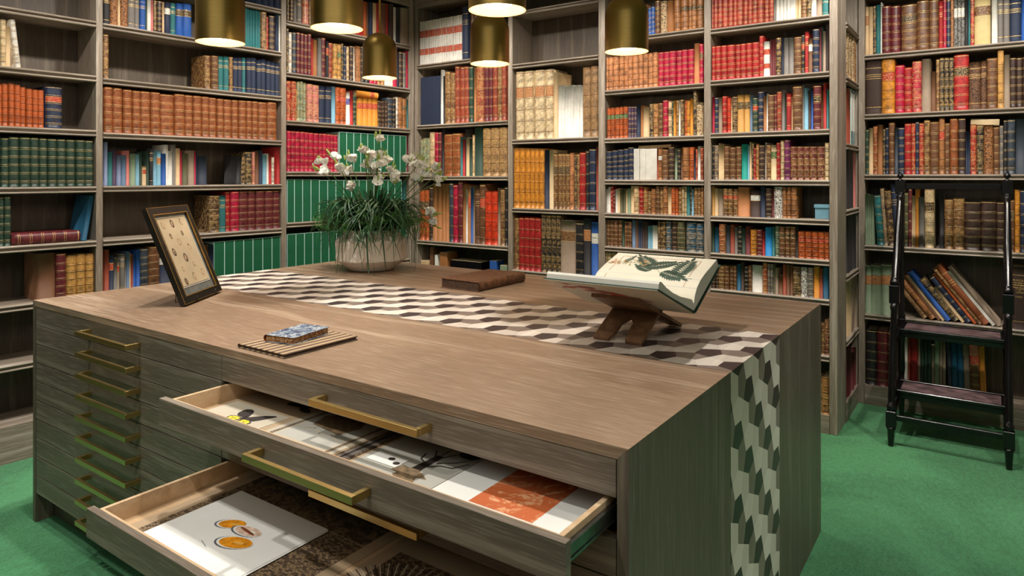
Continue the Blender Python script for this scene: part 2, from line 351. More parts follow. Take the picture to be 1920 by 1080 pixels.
# bay, shelf index, frame of the readings, start x, "right-edge top kind [count] [lean]"
ROWS = [
('A', 1, Z1, -60, '0 108 dbL|33 112 vlG|58 150 cmP|- 84|118 118 whG 1 6'),
('A', 2, Z1, -40, '10 470 orL 2|45 470 orL|78 470 orL|112 477 orL|145 490 orL|180 500 orL|212 505 orL|248 507 orL|- 253|347 488 nvL+r'),
('A', 3, Z1, -40, '47 768 gnL 2|107 770 gnL|167 772 gnL|218 774 gnL|267 777 gnL|318 780 gnL|370 782 gnL|423 785 gnL|474 787 gnL|524 790 gnL'),
('A', 4, Z2, -40, '22 205 gnL 2|60 205 gnL|- 452|483 205 ptC 1 -9'),
('A', 5, Z2, 205, '312 525 brC|370 525 mrL|- 372|428 538 ytL|480 530 ytL|528 528 ytL'),
('B', 0, Z1, 1440, '1580 -60 nvC 4'),
('B', 1, Z1, 582, '620 -42 bkT|663 -40 tnS|674 -35 cmP|715 -30 tnS|757 -20 gyT|785 -15 gyT|818 -10 blT|828 -5 gnC|847 -2 whP|862 0 pkP|880 4 dbG|912 8 dbL|924 12 cmP|958 14 nvT+w|988 18 tlT|1028 22 blT+k|1078 24 blT+k|- 1330|1465 48 tlC 9|1497 70 brG|1510 95 rdL|1545 90 dbL|1565 85 nvC|1580 90 whC'),
('B', 2, Z1, 582, '612 193 brG|- 1150|1185 313 brG|1225 315 brL|1255 318 tlT|1285 320 tlT|1307 322 brG|1335 325 nvT|1362 325 nvT|1382 325 tlT|1575 338 nvT 7'),
('B', 3, Z1, 583, '633 490 chL|690 495 chL|741 505 chL|788 512 chL|845 515 chL|898 520 chL|975 532 chL|- 980|1038 530 chL|1083 536 chL|1130 540 chL|1172 545 chL|1217 550 chL|1256 556 chL|1302 560 chL|1340 563 chL|1383 566 chL|1415 568 chL|1450 570 chL|1500 575 chL|1555 575 chL'),
('B', 4, Z1, 584, '605 800 lvC|632 855 tlC|655 845 puC|680 880 lvC|708 873 sbC|728 848 pkC|760 865 sgC|782 870 lbC|800 860 gnC|822 935 cmP+r|838 850 gnC|858 835 bkT|880 855 lbC|905 850 lbT+o|930 865 blC|945 815 whP|970 850 whP|985 815 gyP|1012 835 cmC|1022 845 crC|1055 865 olC|1090 848 tpC|1102 850 crC|1110 855 nvC|1160 880 bnC|- 1320|1348 880 bkC 1 -4|1380 880 bkG|1418 855 bkG|1432 855 pkG|1455 850 brC|1475 845 nvC|1497 870 lbC|1510 865 whC|1525 875 rdC|1541 885 whG|- 1555|1578 828 rdC'),
('B', 5, Z2, 1172, '1232 200 dbG|1267 200 tlT|1293 178 rdL|1340 176 crL|1393 174 mrL|1436 172 mrL|1486 170 mrL|1534 168 mrL|1578 166 mrL'),
('B', 6, Z2, 583, '612 505 rbC|637 540 nvC+r|658 552 gyC|673 560 tpC+r|698 530 gyT|709 540 gyC|727 517 sbC|737 525 cmP|748 535 rbC|763 530 blC|785 507 blC|832 498 slL|897 485 brL|985 510 nvC+w|- 1140|1170 480 brC|1200 480 nvC 2|1260 460 egB|1315 455 egB|1368 450 egB|1420 446 egB|1475 441 egB|1527 436 egB|1577 430 egB'),
('C', 0, Z3, 128, '142 -30 bkG|168 -25 dbL|190 -22 gyC|222 -20 gyT|262 -18 pkG+r|282 -15 brL|400 -5 tnL 4|520 0 brL 3|610 10 rdC 4|628 12 orC|645 14 brC|668 16 nvC|690 20 cmP|720 22 rdC|755 22 brC|770 25 rdC|800 28 dbC|820 45 whP|845 50 bkC|895 55 tpC'),
('C', 1, Z3, 128, '140 180 bkG|160 205 whG|187 205 slL|280 212 mrL 4|290 245 rdP|317 255 tnC|345 245 gyC|372 240 mrL|388 262 bkT+r|418 272 rbL|447 278 ytL|472 282 ytL+g|487 275 bkG|505 290 nvL|520 295 cmL|545 292 dbL|557 300 whC|592 295 tnS|650 300 bkL 2|700 310 crL 2|745 315 tnG 2|800 320 whP 3|822 325 crC|835 340 nvC|860 330 dbL|878 335 gyL|893 325 crC'),
('C', 2, Z3, 127, '152 512 rdG|182 515 rdG|193 560 tnG|250 518 sgG 3|288 533 pkG|330 540 pkG|367 545 nvT|405 548 nvT|432 550 lbC|462 553 orL+r|500 558 orL+r|525 585 whC+b|545 575 rdC|570 603 gnL|603 620 amT+r|636 622 amT+r|666 624 amT+r|700 626 amT+r|762 640 dbL 4|795 618 slL|815 620 bkL|830 615 whG|857 617 tnL|885 625 tnL+k|905 630 tlC|916 635 cmP'),
('C', 3, Z3, 127, '150 827 crL|177 829 crL|207 831 crL|237 833 crL|265 836 crL|295 839 crL|325 842 crL|350 844 crL|378 846 crL|402 848 crL|425 850 crL|450 852 crL|- 456|880 848 egB 10|895 850 mrC'),
('C', 4, Z4, 127, '172 325 egB|224 325 egB|277 326 egB|330 327 egB|850 330 egB 11|885 335 tlC 2|900 335 tpC'),
('C', 5, Z4, 127, '880 645 egB 16'),
('D', 1, ZE, 215, '402 172 whR 10|570 140 whR 9|- 575|628 60 nvT|- 640|760 70 brL 4|930 40 dbL 5'),
('D', 2, ZE, 225, '393 648 ptB|408 590 whP|430 640 bkP|475 605 brG|515 615 brG|552 560 rbL|590 563 rbL|632 560 rbL|668 560 gnL|692 570 tnC|755 560 rbG|795 560 mrL|828 560 mrL|868 556 rbL|905 552 brG|943 545 rbL'),
('D', 3, ZD, 172, '238 213 sgG 3|270 172 cmL|297 172 crL|318 172 mrL|332 150 bkC|390 185 chL|446 180 chL|460 205 tlC|475 220 rdC|485 150 bkC|507 210 cmP|528 215 gnC|540 190 cmG|- 542|595 140 gnC|650 145 lgG|708 143 lgG|762 140 lgG'),
('D', 4, ZD, 172, '205 560 orL+k|235 560 orL+k|262 540 dbL|290 518 tnC|318 520 tnC|345 520 tnC|368 522 tnC|398 512 slL|428 525 crL|460 502 mrL|480 523 tnC|495 560 whP|515 535 tnT+r|530 550 blC|540 535 tpC|578 538 brS|615 522 brL+r|655 570 vmL|695 570 vmL|715 550 tpC|745 555 brG|763 540 bkL'),
('E', 1, Z5, 107, '164 520 vlL+o|- 173|236 515 vlL+o|- 246|317 508 vlL+o|- 326|380 503 vlL+o|415 525 cmC|588 618 whP 8|- 591|650 488 lgL|703 480 lgL'),
('E', 2, Z6, 95, '137 68 amL|177 68 amL|213 69 amL|245 70 amL|278 71 amL|315 72 amL|347 82 nvC|382 82 vlC|410 108 brG+k|440 106 brG+k|466 106 brG+k|497 107 brG+k|527 103 otL|547 108 bkG|567 108 brG|613 97 rdL|635 85 bkL|685 70 nvL|705 58 rbC'),
('E', 3, Z6, 82, '97 550 brL|127 570 brG|167 568 rdL|207 568 rdL|246 570 rdL|289 573 rdL|323 543 bkG|360 545 bkG|396 546 bkG|430 548 bkG|- 433|540 592 tpT+d|- 543|598 605 bkL|650 578 bkC+o|- 655|709 608 blC+w'),
('F', 0, Z5, 758, '1060 60 tnL 7|1085 55 blL|1115 50 blL|1152 8 brL+k|1202 10 cmS|1252 8 tnC|1300 2 tnL|1355 -3 tnL+k|1380 -6 tnL+k|1417 -8 tnL+k|1462 -10 tnL+k'),
('F', 1, Z5, 757, '778 415 otL|813 413 otL|855 410 otL|889 406 otL|920 402 otL|952 399 otL|997 396 otL|1030 392 otL|1065 388 otL|1098 384 otL|1135 380 otL|1175 378 crL|1218 374 crL|1267 370 crL|1307 365 crL|1350 360 crL|1395 355 crL|1435 315 otC|1461 318 crL+k'),
('F', 2, Z5, 765, '792 782 orL+g|822 779 orL+g|858 776 orL+g|883 773 orL+g|915 770 orL+g|938 770 puL|960 770 puL|982 770 puL|1008 760 nvC|1028 765 tnC|1072 778 cmC|1100 750 bkG|1137 750 tnG|1172 745 brL|1208 725 crL|1235 732 cmL+k|1248 730 gnL|1264 728 amC|1283 726 brG|1298 725 whP|1325 720 dbG|1345 725 orL|1368 728 amL|1388 715 amC|1412 655 bkG|1461 742 cmS'),
('F', 3, Z6, 758, '802 90 nvL|844 84 nvL|888 78 nvL|922 72 nvL|960 62 nvL|1000 74 whB|1042 74 whB|1083 74 whB|1125 72 whB|1137 80 rbC|1165 70 tnL+w|1210 78 brL|1253 60 dbL|1275 70 sgP|1300 80 bkL|1315 65 brC|1360 62 tnL|1395 60 orL|1407 85 nvC|1422 75 rdG|1440 55 whP|1461 65 rbL'),
('F', 4, Z6, 758, '775 365 whP|790 350 whP|810 345 rdL|828 370 mrL|845 365 whC|862 360 cmC|900 365 olC 2|915 370 cmC|940 360 sgC|962 335 cmP|997 345 cmG|1027 345 rdL|1057 350 tnG|1085 380 brG|1120 360 tnL|1150 345 brL|1172 350 brG|1205 345 tnL|1232 355 cmP 2|1262 350 orL|1280 355 orL|1310 352 brG|1340 350 vlG 2|1365 345 tlC|1378 350 dbL|1393 365 lbC|1420 355 brG|1445 355 brG|1461 350 tnG'),
('F', 5, Z6, 758, '785 590 brL|815 590 brL|845 590 brL|875 590 brL|892 592 gnC|945 598 brL 3|972 590 sbC|990 592 brC|1020 590 nvC 2|1060 595 dbC 2|1095 630 lbC 3|1130 630 whC 3|1190 600 dbG 3|1228 600 ptG|- 1235|1275 597 dbL|1332 600 olL|- 1340|1412 605 ptG|1465 610 ptG'),
('F', 6, Z6, 752, '770 820 vlG|800 822 vlG|830 824 vlG|1120 840 brL 10|1465 860 dbL 10'),
('G', 0, Z7, 143, '175 -10 bdL|208 -12 bdL|247 -14 bdL|297 -16 bdL|338 -18 bdL|370 -20 bdL|425 -22 bdL|462 -24 bdL|500 -26 bdL|545 -28 bdL|598 -30 bdL|640 -32 bdL|680 -34 bdL|700 -20 gyP|820 -22 whC 4|862 -22 whP 2|910 -25 cmC 2|960 -30 brL|997 -32 bkG|1040 -30 whC|1088 -30 tpC|1145 -25 tlT'),
('G', 1, Z7, 155, '190 393 rdL|238 389 rdL|290 385 rdL|357 380 rdL|402 375 rdL|450 370 rdL|500 364 rdL|558 357 rdL|593 303 rdL|650 352 whR|700 332 mrC 3|742 320 dbG|765 322 nvC|808 322 gyC|850 320 gyC|915 312 brL|940 295 bkL+r|972 268 rdT|1008 320 brC+w|1065 245 nvL|1082 235 mrC|1095 225 gnC|1118 265 tpC|1128 200 bkC|1145 205 dbC'),
('G', 2, Z7, 150, '182 820 crC|215 823 nvL|247 825 tpC|285 812 rdL|318 825 vmL|330 830 cmP|376 815 dbG|430 803 ytC+k|477 800 ytC+k|500 802 sbC|550 825 gnL+r|595 772 nvL|620 812 tnC|632 792 whP|685 800 brL|708 795 mrL|745 772 rbL|770 758 gyP|788 790 gnC|825 787 rdT|840 815 cmP|918 728 brL|935 718 gyC|970 742 lbC|997 768 dbC|1013 770 blC|1080 722 mrL+k|1100 762 brC 2|1125 702 rdC|1147 757 tlC'),
('G', 3, Z8, 150, '182 187 bkL|215 190 tpL|258 180 cmC 3|310 197 brL|360 207 brL|408 200 brL|457 183 aqC|475 195 lbC|492 165 cmC|510 175 bkG|530 212 rdL|557 183 tnG|605 190 dbL|615 168 whP|657 187 brG|705 190 vlC+g|735 168 rdL|768 150 vlG|820 145 plL|877 200 mrG|932 200 mrG|985 200 mrG|1043 200 mrG|1112 200 mrG|1148 170 vlG'),
('G', 4, Z8, 147, '180 535 ytC|212 557 cmC|257 558 tpC|295 555 brG+r|335 557 brG+r|377 560 brG+r|475 545 otC|- 482|565 572 dbC+w|612 540 nvC|662 553 dbL|682 560 mrC|755 540 whS|790 545 tnL|828 545 tnL|878 545 tnL'),
('G', 5, Z9, 82, '98 62 gnC|120 65 ptC|150 48 rbG|172 55 slC|192 52 rbC|205 65 gyC|225 58 bkL|242 70 gnC|265 60 mrC|292 75 amL|318 75 mrL|333 85 rdC|363 65 azC|376 62 tlC|397 59 sgL|423 60 brL+k|447 60 brL+k|472 61 brL+k|483 60 bkC|515 83 orL+r|547 84 orL+r|577 85 orL+r|605 86 orL+r|628 87 orL+r'),
('G', 6, Z9, 82, '118 240 dbL 2|146 243 brG|166 243 brL|187 243 brL|200 243 brL|222 235 ptC|235 225 dbC|255 245 bkL|270 240 brL|320 240 whC|342 228 rbG|368 232 gyL 2|378 230 olC|392 252 tpC|413 285 brC|430 235 rbC|445 235 brC|460 238 brC|495 245 dbG|528 248 whS|555 250 gyL|582 245 amC|597 255 rbC|625 245 ptC'),
('G', 7, Z9, 540, '590 510 brL 2|607 505 brG|628 490 mrG'),
('G', 8, Z9, 540, '592 765 cmG 2|628 755 tnG'),
('H', 1, Z7, 1284, '1345 280 cmS 3|1385 330 tnG 2'),
('H', 2, Z7, 1284, '1310 755 rbC|1408 775 bnB 5'),
('H', 3, Z8, 1287, '1345 228 bkC 2|1370 240 pkC|1388 235 mrC|1405 240 plC'),
('H', 4, Z8, 1287, '1365 770 bkC 3|1405 752 plC 2'),
('H', 5, Z9, 701, '722 300 cmC|758 275 tpC 4'),
('H', 6, Z9, 701, '725 615 mrC|755 620 mrC 3'),
('I', 0, ZA, 188, '222 60 cmC+o|258 58 cmC|283 50 bkG|320 45 tlC|333 20 whP|408 52 mrL|486 50 mrL|- 495|628 38 brL+k|730 8 brL|812 0 brL|848 8 rdT|877 -2 crL|910 -4 nvL|938 -5 tnL|970 -6 bwS+w|1000 -8 bwS+w|1030 -8 bwS+w|1060 -5 bkC|1078 -5 tlC|1112 -8 rdG|1250 -20 ivT+d|- 1256|1308 -12 whC|1355 -12 gyT|1410 -14 gyT|1507 -20 nvT|1640 -24 blC 2'),
('I', 1, ZA, 190, '330 515 dbT|440 505 amL+r|- 445|520 552 crL|587 570 rdL|667 518 crG|745 500 tpC|787 605 brC|818 500 brG|857 490 bkG|898 488 bkG|938 486 bkG|1065 460 rdL+k|1165 528 brS|1215 515 brS|1307 490 brL|1360 430 ytL|1412 465 tpC|1465 485 dbL|1520 485 dbL|1640 480 dbL 2'),
('I', 2, ZB, 160, '190 165 gnL|220 155 cmC|252 140 rbG|288 132 tnC|308 160 bkG|332 150 nvL|376 115 brL|402 150 slC|448 150 nvL|497 122 rdL|527 120 rdG|553 108 nvL|588 118 rdG|632 97 brG|697 108 brL|738 82 tnL+r|775 118 brL|835 83 chL|890 82 dbL|922 180 nvC 2|968 130 rdG|1020 135 bkG|1090 133 tnS|1135 145 brL|1163 135 gyL|1190 95 bkL|1248 92 slL|1330 90 slC|1400 90 slC'),
('I', 3, ZB, 160, '190 630 sgP 2|225 632 sgP 2|- 252|302 640 tlL 1 4|330 590 tpG 1 4|380 605 dbG 1 4|430 560 nvT 1 4|- 445|475 620 olL|500 590 mrL|525 640 cmP 2|550 588 amC|592 655 gyC|662 590 vlG+k|- 700|735 640 bkC|800 668 brG|880 662 brG|998 685 dbL|1110 682 dbL|1175 688 dbL|- 1200|1245 672 brL+k|1282 600 amL|1340 600 nvL|1400 600 nvL'),
('I', 4, ZC, 104, '132 95 sgC+o|178 95 sgC+o|222 92 sgC+o|- 370|405 188 lgL 1 37|440 158 tnL 1 37|460 160 brP 1 37|478 160 cmP 1 37|510 145 blC 1 37|550 175 bkG 1 37|570 210 cmP 1 37|605 165 nvL 1 37|628 150 orC 1 37|648 128 brG 1 37|690 118 chT 1 37|712 140 whP 1 37|740 120 tpC 1 37|- 782|850 98 dbT'),
('I', 5, ZC, 108, '157 388 bkL|207 393 mrL|250 398 dbL|- 282|300 403 whC|312 403 rbC|345 413 rdC|358 415 tpC|408 418 gnC 3|423 460 tpC|445 415 sgC|475 420 tpC 2|- 487|507 428 slC 1 2|534 430 ptC 1 2|562 430 ptC 1 2|593 430 tpC 1 2|636 443 brL+r 1 2|662 438 amC 1 2')]
ORD = ['', 'first', 'second', 'third', 'fourth', 'fifth', 'sixth', 'seventh', 'eighth', 'ninth', 'tenth', 'eleventh', 'twelfth', 'thirteenth',
       'fourteenth', 'fifteenth', 'sixteenth', 'seventeenth', 'eighteenth', 'nineteenth', 'twentieth']
NUM = ['', 'one', 'two', 'three', 'four', 'five', 'six', 'seven', 'eight', 'nine', 'ten', 'eleven', 'twelve', 'thirteen', 'fourteen', 'fifteen',
       'sixteen', 'seventeen', 'eighteen', 'nineteen', 'twenty']
# first row index seen in the photograph per bookcase -> spoken shelf number
FIRST = {'A': 0, 'B': 0, 'C': 0, 'D': 1, 'E': 0, 'F': 0, 'G': 0, 'H': 0, 'I': 0}
def book_mesh(mb, w, h, d, ty, T=None, base=0, rnd=random, with_label=False, cap=True):
    """spine at y=0 facing -y, bottom at z=0. material slots: base+0 cover, +1 gilt, +2 label"""
    hw = w / 2; bl = min(.3 * w, .014) if ty not in 'BP' else .0
    N = 7 if ty != 'B' else 2
    arc = []
    for i in range(N):
        t = -1 + 2 * i / (N - 1); arc.append((t, bl * sqrt(max(0, 1 - t * t * .98))))
    zl = [(0, 0, 0)]       # (z, extra radius, material of the strip above)
    C, G, L = base, base + 1, base + 2
    if ty in 'LG':
        nb = 5; e = min(.0022, w * .09); bh = min(.0045, h * .018); s0 = h * .10; step = (h * .93 - s0) / nb
        for k in range(nb):
            z = s0 + k * step; mt = C
            if with_label and k == nb - 1: mt = L
            zl += [(z - .0028, 0, G), (z - .0012, 0, C), (z, 0, C), (z + bh * .3, e, C), (z + bh * .7, e, C), (z + bh, 0, C), (z + bh + .0012, 0, G), (z + bh + .0026, 0, mt if not (with_label and k == nb - 2) else L)]
            if with_label and k == nb - 1: zl[-1] = (z + bh + .0026, 0, C)
        zl += [(h * .965, 0, G), (h * .975, 0, C), (h, 0, C)]
    elif ty in 'TS' or with_label:
        a, b2 = (.62, .80) if h > .05 else (.5, .7)
        if with_label:
            if base is not None: zl += [(h * a - .002, 0, G), (h * a, 0, L), (h * b2, 0, G), (h * b2 + .002, 0, C)]
        else:
            for q in (.12, .66, .70, .735, .86): zl += [(h * q, 0, G), (h * q + min(.003, h * .012), 0, C)]
        zl += [(h, 0, C)]
    elif ty == 'R':
        for a, b2 in ((.22, .36), (.62, .78)): zl += [(h * a, 0, L), (h * b2, 0, C)]
        zl += [(h, 0, C)]
    elif ty == 'B':
        zl += [(.003, 0, C), (h - .003, 0, C), (h, 0, C)]
    else: zl += [(h, 0, C)]
    t = .0022 if w > .012 else w * .18
    zl.sort(key=lambda q: q[0])
    vs = []; fs = []; ms = []
    ring = N + 2
    for (z, ex, _) in zl:
        vs.append((-hw, d, z))
        for (a, r) in arc: vs.append((a * (hw + (ex * .25 if abs(a) < 1 else 0)), -r - (ex if abs(a) < .99 else ex * .2), z))
        vs.append((hw, d, z))
    for i in range(len(zl) - 1):
        for k in range(ring - 1):
            fs.append((i * ring + k, i * ring + k + 1, (i + 1) * ring + k + 1, (i + 1) * ring + k))
            spine = 1 <= k < ring - 2
            ms.append(zl[i][2] if spine else C)
    o = len(vs)
    # rims and inner walls
    inner = [(-hw + t, d)] + [(-hw + t, t)] + [(hw - t, t)] + [(hw - t, d)]
    for z in (0, h):
        for x, y in inner: vs.append((x, y, z))
    for i in range(3): fs.append((o + i + 4, o + i + 5, o + i + 1, o + i)); ms.append(C)
    top = (len(zl) - 1) * ring
    for (rb, ib, flip) in ((0, o, True), (top, o + 4, False)):
        fcs = [(rb + 0, rb + 1, ib + 1, ib + 0), tuple([rb + 1 + k for k in range(N)] + [ib + 2, ib + 1]), (rb + N, rb + N + 1, ib + 3, ib + 2)]
        for f in fcs: fs.append(tuple(reversed(f)) if not flip else f); ms.append(C)
    fs.append((0, o, o + 4, top)); ms.append(C); fs.append((o + 3, ring - 1, top + ring - 1, o + 7)); ms.append(C)
    mb.add(vs, fs, ms, T)
    mb.sm[-len(fs):] = [True if (k < (len(zl) - 1) * (ring - 1)) and ty not in 'B' else False for k in range(len(fs))]
def pages_mesh(mb, w, h, d, T=None, mi=0):
    t = .0022 if w > .012 else w * .18
    mb.box(-w / 2 + t, w / 2 - t, t + .0005, d - .004, .003, h - .0035, mi, T)
def box_mesh(mb, w, h, d, cc, T=None, base=0):
    """slipcase: coloured boards with pale edge strips (slots base cover, base+1 white edge)"""
    e = .0022
    mb.box(-w / 2 + e, w / 2 - e, 0.0, d, 0, h, base, T)
    mb.box(-w / 2, -w / 2 + e, -.0012, d, 0, h, base + 1, T); mb.box(w / 2 - e, w / 2, -.0012, d, 0, h, base + 1, T)
    mb.box(-w / 2 + e, w / 2 - e, -.0012, .002, h - e, h + .0002, base + 1, T)
M['edge'] = simple('pale_slipcase_edge', (186, 220, 214), .6, 0, .04)
PALE = ('vl', 'cm', 'wh', 'tn', 'lg', 'ot', 'yt', 'am', 'or', 'sg', 'vm', 'iv')
M['dline'] = simple('brown_rule', (112, 66, 34), .5)
BOOKS = []
for (bk, si, Z, xs, data) in ROWS:
    b = BAYS[bk]; zs = SZ[bk][si]; ztop = SZ[bk][si - 1] - .04 if si > 0 else zs + .36
    cur = xs; row = []
    for tok in data.split('|'):
        p = tok.split()
        if p[0] == '-': cur = float(p[1]); continue
        x1 = float(p[0]); y = float(p[1]); code = p[2]; n = int(p[3]) if len(p) > 3 else 1; lean = float(p[4]) if len(p) > 4 else 0
        X0 = Z[0] + cur / Z[2]; X1 = Z[0] + x1 / Z[2]; Y = Z[1] + y / Z[2]
        sa = b.px(X0, 300, .018)[0]; sb = b.px(X1, 300, .018)[0]
        sa = max(sa, b.s0 + .001); sb = min(sb, b.s1 - .001)
        zt = b.px((X0 + X1) / 2, Y, .018)[1]
        h = zt - zs
        if lean: h = h / cos(radians(lean)) - 0
        if sb - sa > .003:
            for i in range(n):
                s_0 = sa + (sb - sa) * i / n; s_1 = sa + (sb - sa) * (i + 1) / n
                hh = h * (1 + (random.uniform(-.025, .02) if n > 1 and code[2] not in 'BR' else 0))
                if not lean: hh = min(hh, ztop - zs - .004)
                row.append(dict(b=b, s0=s_0, s1=s_1, h=hh, z=zs, code=code, lean=lean, si=si, bk=bk))
        cur = x1
    row.sort(key=lambda q: q['s0'])
    BOOKS += row
def kindword(q):
    c = q['code']; w = BC[c[:2]][0] + ' ' + TW[c[2]]
    if c[:3] == 'egB': return 'green slipcase'
    if c[:3] == 'bnB': return 'navy ring binder'
    if c[:3] == 'ptB': return 'wide navy folio'
    if c[:3] == 'whB': return 'white paper-wrapped book'
    if '+' in c and c[2] != 'R': return w + ' book with ' + LC[c[-1]][0] + ' label'
    return w + ' book'
rows = {}
for q in BOOKS: rows.setdefault((q['bk'], q['si']), []).append(q)
for key, row in rows.items():
    cnt = {}
    for q in row: cnt.setdefault(kindword(q), []).append(q)
    sn = ORD[key[1] - FIRST[key[0]] + 1] + ' shelf, ' + row[0]['b'].where
    for i, q in enumerate(row):
        kw = kindword(q); g = cnt[kw]
        if len(g) > 1:
            lab = ORD[g.index(q) + 1] + ' of ' + NUM[len(g)] + ' ' + kw.replace('slipcase', 'slipcases').replace('binder', 'binders').replace('book', 'books') + ', ' + sn
        else:
            nb = row[i - 1] if i > 0 else (row[i + 1] if len(row) > 1 else None)
            lab = kw + ', ' + sn
            if nb is not None:
                l2 = kw + ' beside ' + BC[nb['code'][:2]][0] + ' one, ' + sn
                if len(l2.split()) <= 16: lab = l2
        w = lab.split()
        for a_, b_ in (('ribbed leather ', 'leather '), ('gilt-patterned ', ''), ('gilt-titled ', ''), ('ninth of nine', 'last'), (' of the ', ' of '), ('leather ', '')):
            if len(lab.split()) > 16: lab = lab.replace(a_, b_)
        q['label'] = lab; q['group'] = 'books on the ' + sn
        d = {'L': .2, 'G': .19, 'C': .19, 'P': .18, 'T': .19, 'B': .215, 'R': .17, 'S': .19}[q['code'][2]]
        q['d'] = min(d, q['b'].depth - .03, max(.12, q['h'] * .78))
        # size on the photograph
        a0 = q['b'].world(q['s0'], .018, q['z']); a1 = q['b'].world(q['s1'], .018, q['z'] + q['h'])
        def proj(p):
            xc = CS * p.x + SN * p.y; zc = -SN * p.x + CS * p.y
            return 960 + F * xc / zc, HY + (HC - p.z) / zc * F
        (u0, v0), (u1, v1) = proj(a0), proj(a1)
        cw = max(0, min(1920, max(u0, u1)) - max(0, min(u0, u1))); chh = max(0, min(1080, max(v0, v1)) - max(0, min(v0, v1)))
        q['area'] = cw * chh; q['out'] = cw < .5 or chh < 1
        v_desk = 1e9
BOOKS = [q for q in BOOKS if not q['out']]
def is_box(q): return q['code'][:3] in ('egB', 'bnB')
cand = sorted([q for q in BOOKS if not is_box(q)], key=lambda q: -q['area'])
solo = set(id(q) for q in cand[:300])
SM = MB(); smats = []; sidx = {}
def slot(m):
    if m.name not in sidx: sidx[m.name] = len(smats); smats.append(m)
    return sidx[m.name]
rr = random.Random(3)
for q in BOOKS:
    b = q['b']; c = q['code']; w = (q['s1'] - q['s0']) - .0008; h = q['h']; d = q['d']; cc, ty = c[:2], c[2]
    lb = c[-1] if '+' in c else None
    sb = .012 + rr.uniform(0, .012) if c[:3] != 'egB' else .012
    lean = q['lean']
    if lean:
        w = w * cos(radians(lean)) if lean < 20 else w * .8
    a = q['s0'] + (w / 2 if not lean else 0)
    # pivot at lower left corner for left-leaning books, lower right for right-leaning ones
    if lean > 0: piv = q['s0']
    elif lean < 0: piv = q['s1']
    else: piv = (q['s0'] + q['s1']) / 2
    loc = b.world(piv, sb, q['z'] + .0006)
    off = Vector((w / 2 if lean > 0 else (-w / 2 if lean < 0 else 0), 0, 0))
    R = Matrix.Translation(loc) @ Matrix.Rotation(b.rz, 4, 'Z') @ Matrix.Rotation(-radians(lean), 4, 'Y') @ Matrix.Translation(off)
    cm = cover_mat(cc if c[:3] != 'ptB' else 'nv', ty)
    gm = 'dline' if cc in PALE else 'gilt'
    lm = label_mat(lb) if lb else (label_mat('r') if ty == 'R' else cm)
    if is_box(q):
        mb = MB(); box_mesh(mb, w, h, d, cc)
        nm = 'slipcase' if cc == 'eg' else 'ring_binder'
        o = mb.build(nm, [cm, 'edge'])
        o.matrix_world = R
        tag(o, q['label'], 'slipcase' if cc == 'eg' else 'binder', 'green slipcases' if cc == 'eg' else 'ring binders in the narrow end bookcase')
        if cc == 'bn':
            m2 = MB(); m2.box(-w * .36, w * .36, -.002, .0, h * .25, h * .93); m2.build('spine_label', 'white_paper', o)
            m2 = MB(); m2.lathe([(.009, -.0035), (.012, -.0035), (.012, -.002), (.009, -.002)], 12, 0, Matrix.Translation((0, 0, h * .14)) @ Matrix.Rotation(pi / 2, 4, 'X') @ Matrix.Scale(min(1, w * 40), 4)); m2.build('finger_ring', 'steel', o)
        continue
    if id(q) in solo:
        mb = MB(); book_mesh(mb, w, h, d, ty, None, 0, rr, lb is not None)
        o = mb.build('book', [cm, gm, lm]); o.matrix_world = R
        m2 = MB(); pages_mesh(m2, w, h, d); m2.build('page_block', 'pages', o)
        tag(o, q['label'], 'book', q['group'])
        q['obj'] = o
    else:
        k0 = slot(cm); k1 = slot(M[gm]); k2 = slot(lm); k3 = slot(M['pages'])
        mb = MB(); book_mesh(mb, w, h, d, ty, None, 0, rr, lb is not None)
        km = {0: k0, 1: k1, 2: k2}
        o0 = len(SM.v)
        SM.add(mb.v, mb.f, [km[i] for i in mb.m], R); SM.sm[-len(mb.f):] = mb.sm
        pages_mesh(SM, w, h, d, R, k3)
tag(SM.build('small_books', smats), 'smaller old volumes filling the gaps between the larger books on all the bookcases', 'books', None, 'stuff')
def lying(name, bk, si, xa, xb, ya, code, label, depth=.2, z=None, tilt=0):
    b = BAYS[bk]; s0 = b.px(xa, 300, .02)[0]; s1 = b.px(xb, 300, .02)[0]; zs = SZ[bk][si] if z is None else z
    th = b.px((xa + xb) / 2, ya, .02)[1] - zs; L = s1 - s0
    # book lying flat, its spine towards the room
    T = Matrix.Translation(b.world((s0 + s1) / 2, .02, zs + th / 2 + .001)) @ Matrix.Rotation(b.rz, 4, 'Z') @ Matrix.Rotation(tilt, 4, 'Y') @ Matrix.Rotation(pi / 2, 4, 'Y') @ Matrix.Translation((0, 0, -L / 2))
    mb = MB(); book_mesh(mb, th, L, depth, code[2], None, 0, rr, '+' in code)
    o = mb.build(name, [cover_mat(code[:2], code[2]), 'gilt', label_mat(code[-1]) if '+' in code else cover_mat(code[:2], code[2])]); o.matrix_world = T
    m2 = MB(); pages_mesh(m2, th, L, depth); m2.build('page_block', 'pages', o)
    tag(o, label, 'book'); return o
lying('book', 'A', 4, 20, 149, 300 + 408 / 3, 'mrL', 'thick maroon gilt book lying flat on the fifth shelf, leftmost bookcase', .22)
lying('book', 'C', 2, 668, 707.5, 172, 'amT+r', 'amber book lying on top of four matching ones, bookcase left of the corner', .17, z=max(q['z'] + q['h'] for q in BOOKS if q['bk'] == 'C' and q['si'] == 2 and q['code'] == 'amT+r') + .003)
zt = BAYS['I'].px(1848, 234.5, .02)[1]
lying('book', 'I', 2, 1820, 1874, 223.5, 'vlP', 'pale vellum volume lying on top of books behind the ladder, third shelf', .18, z=zt - .002, tilt=.06)
zt = max(q['z'] + q['h'] for q in BOOKS if q['bk'] == 'F' and q['si'] == 3 and q['code'] == 'whB') + .004
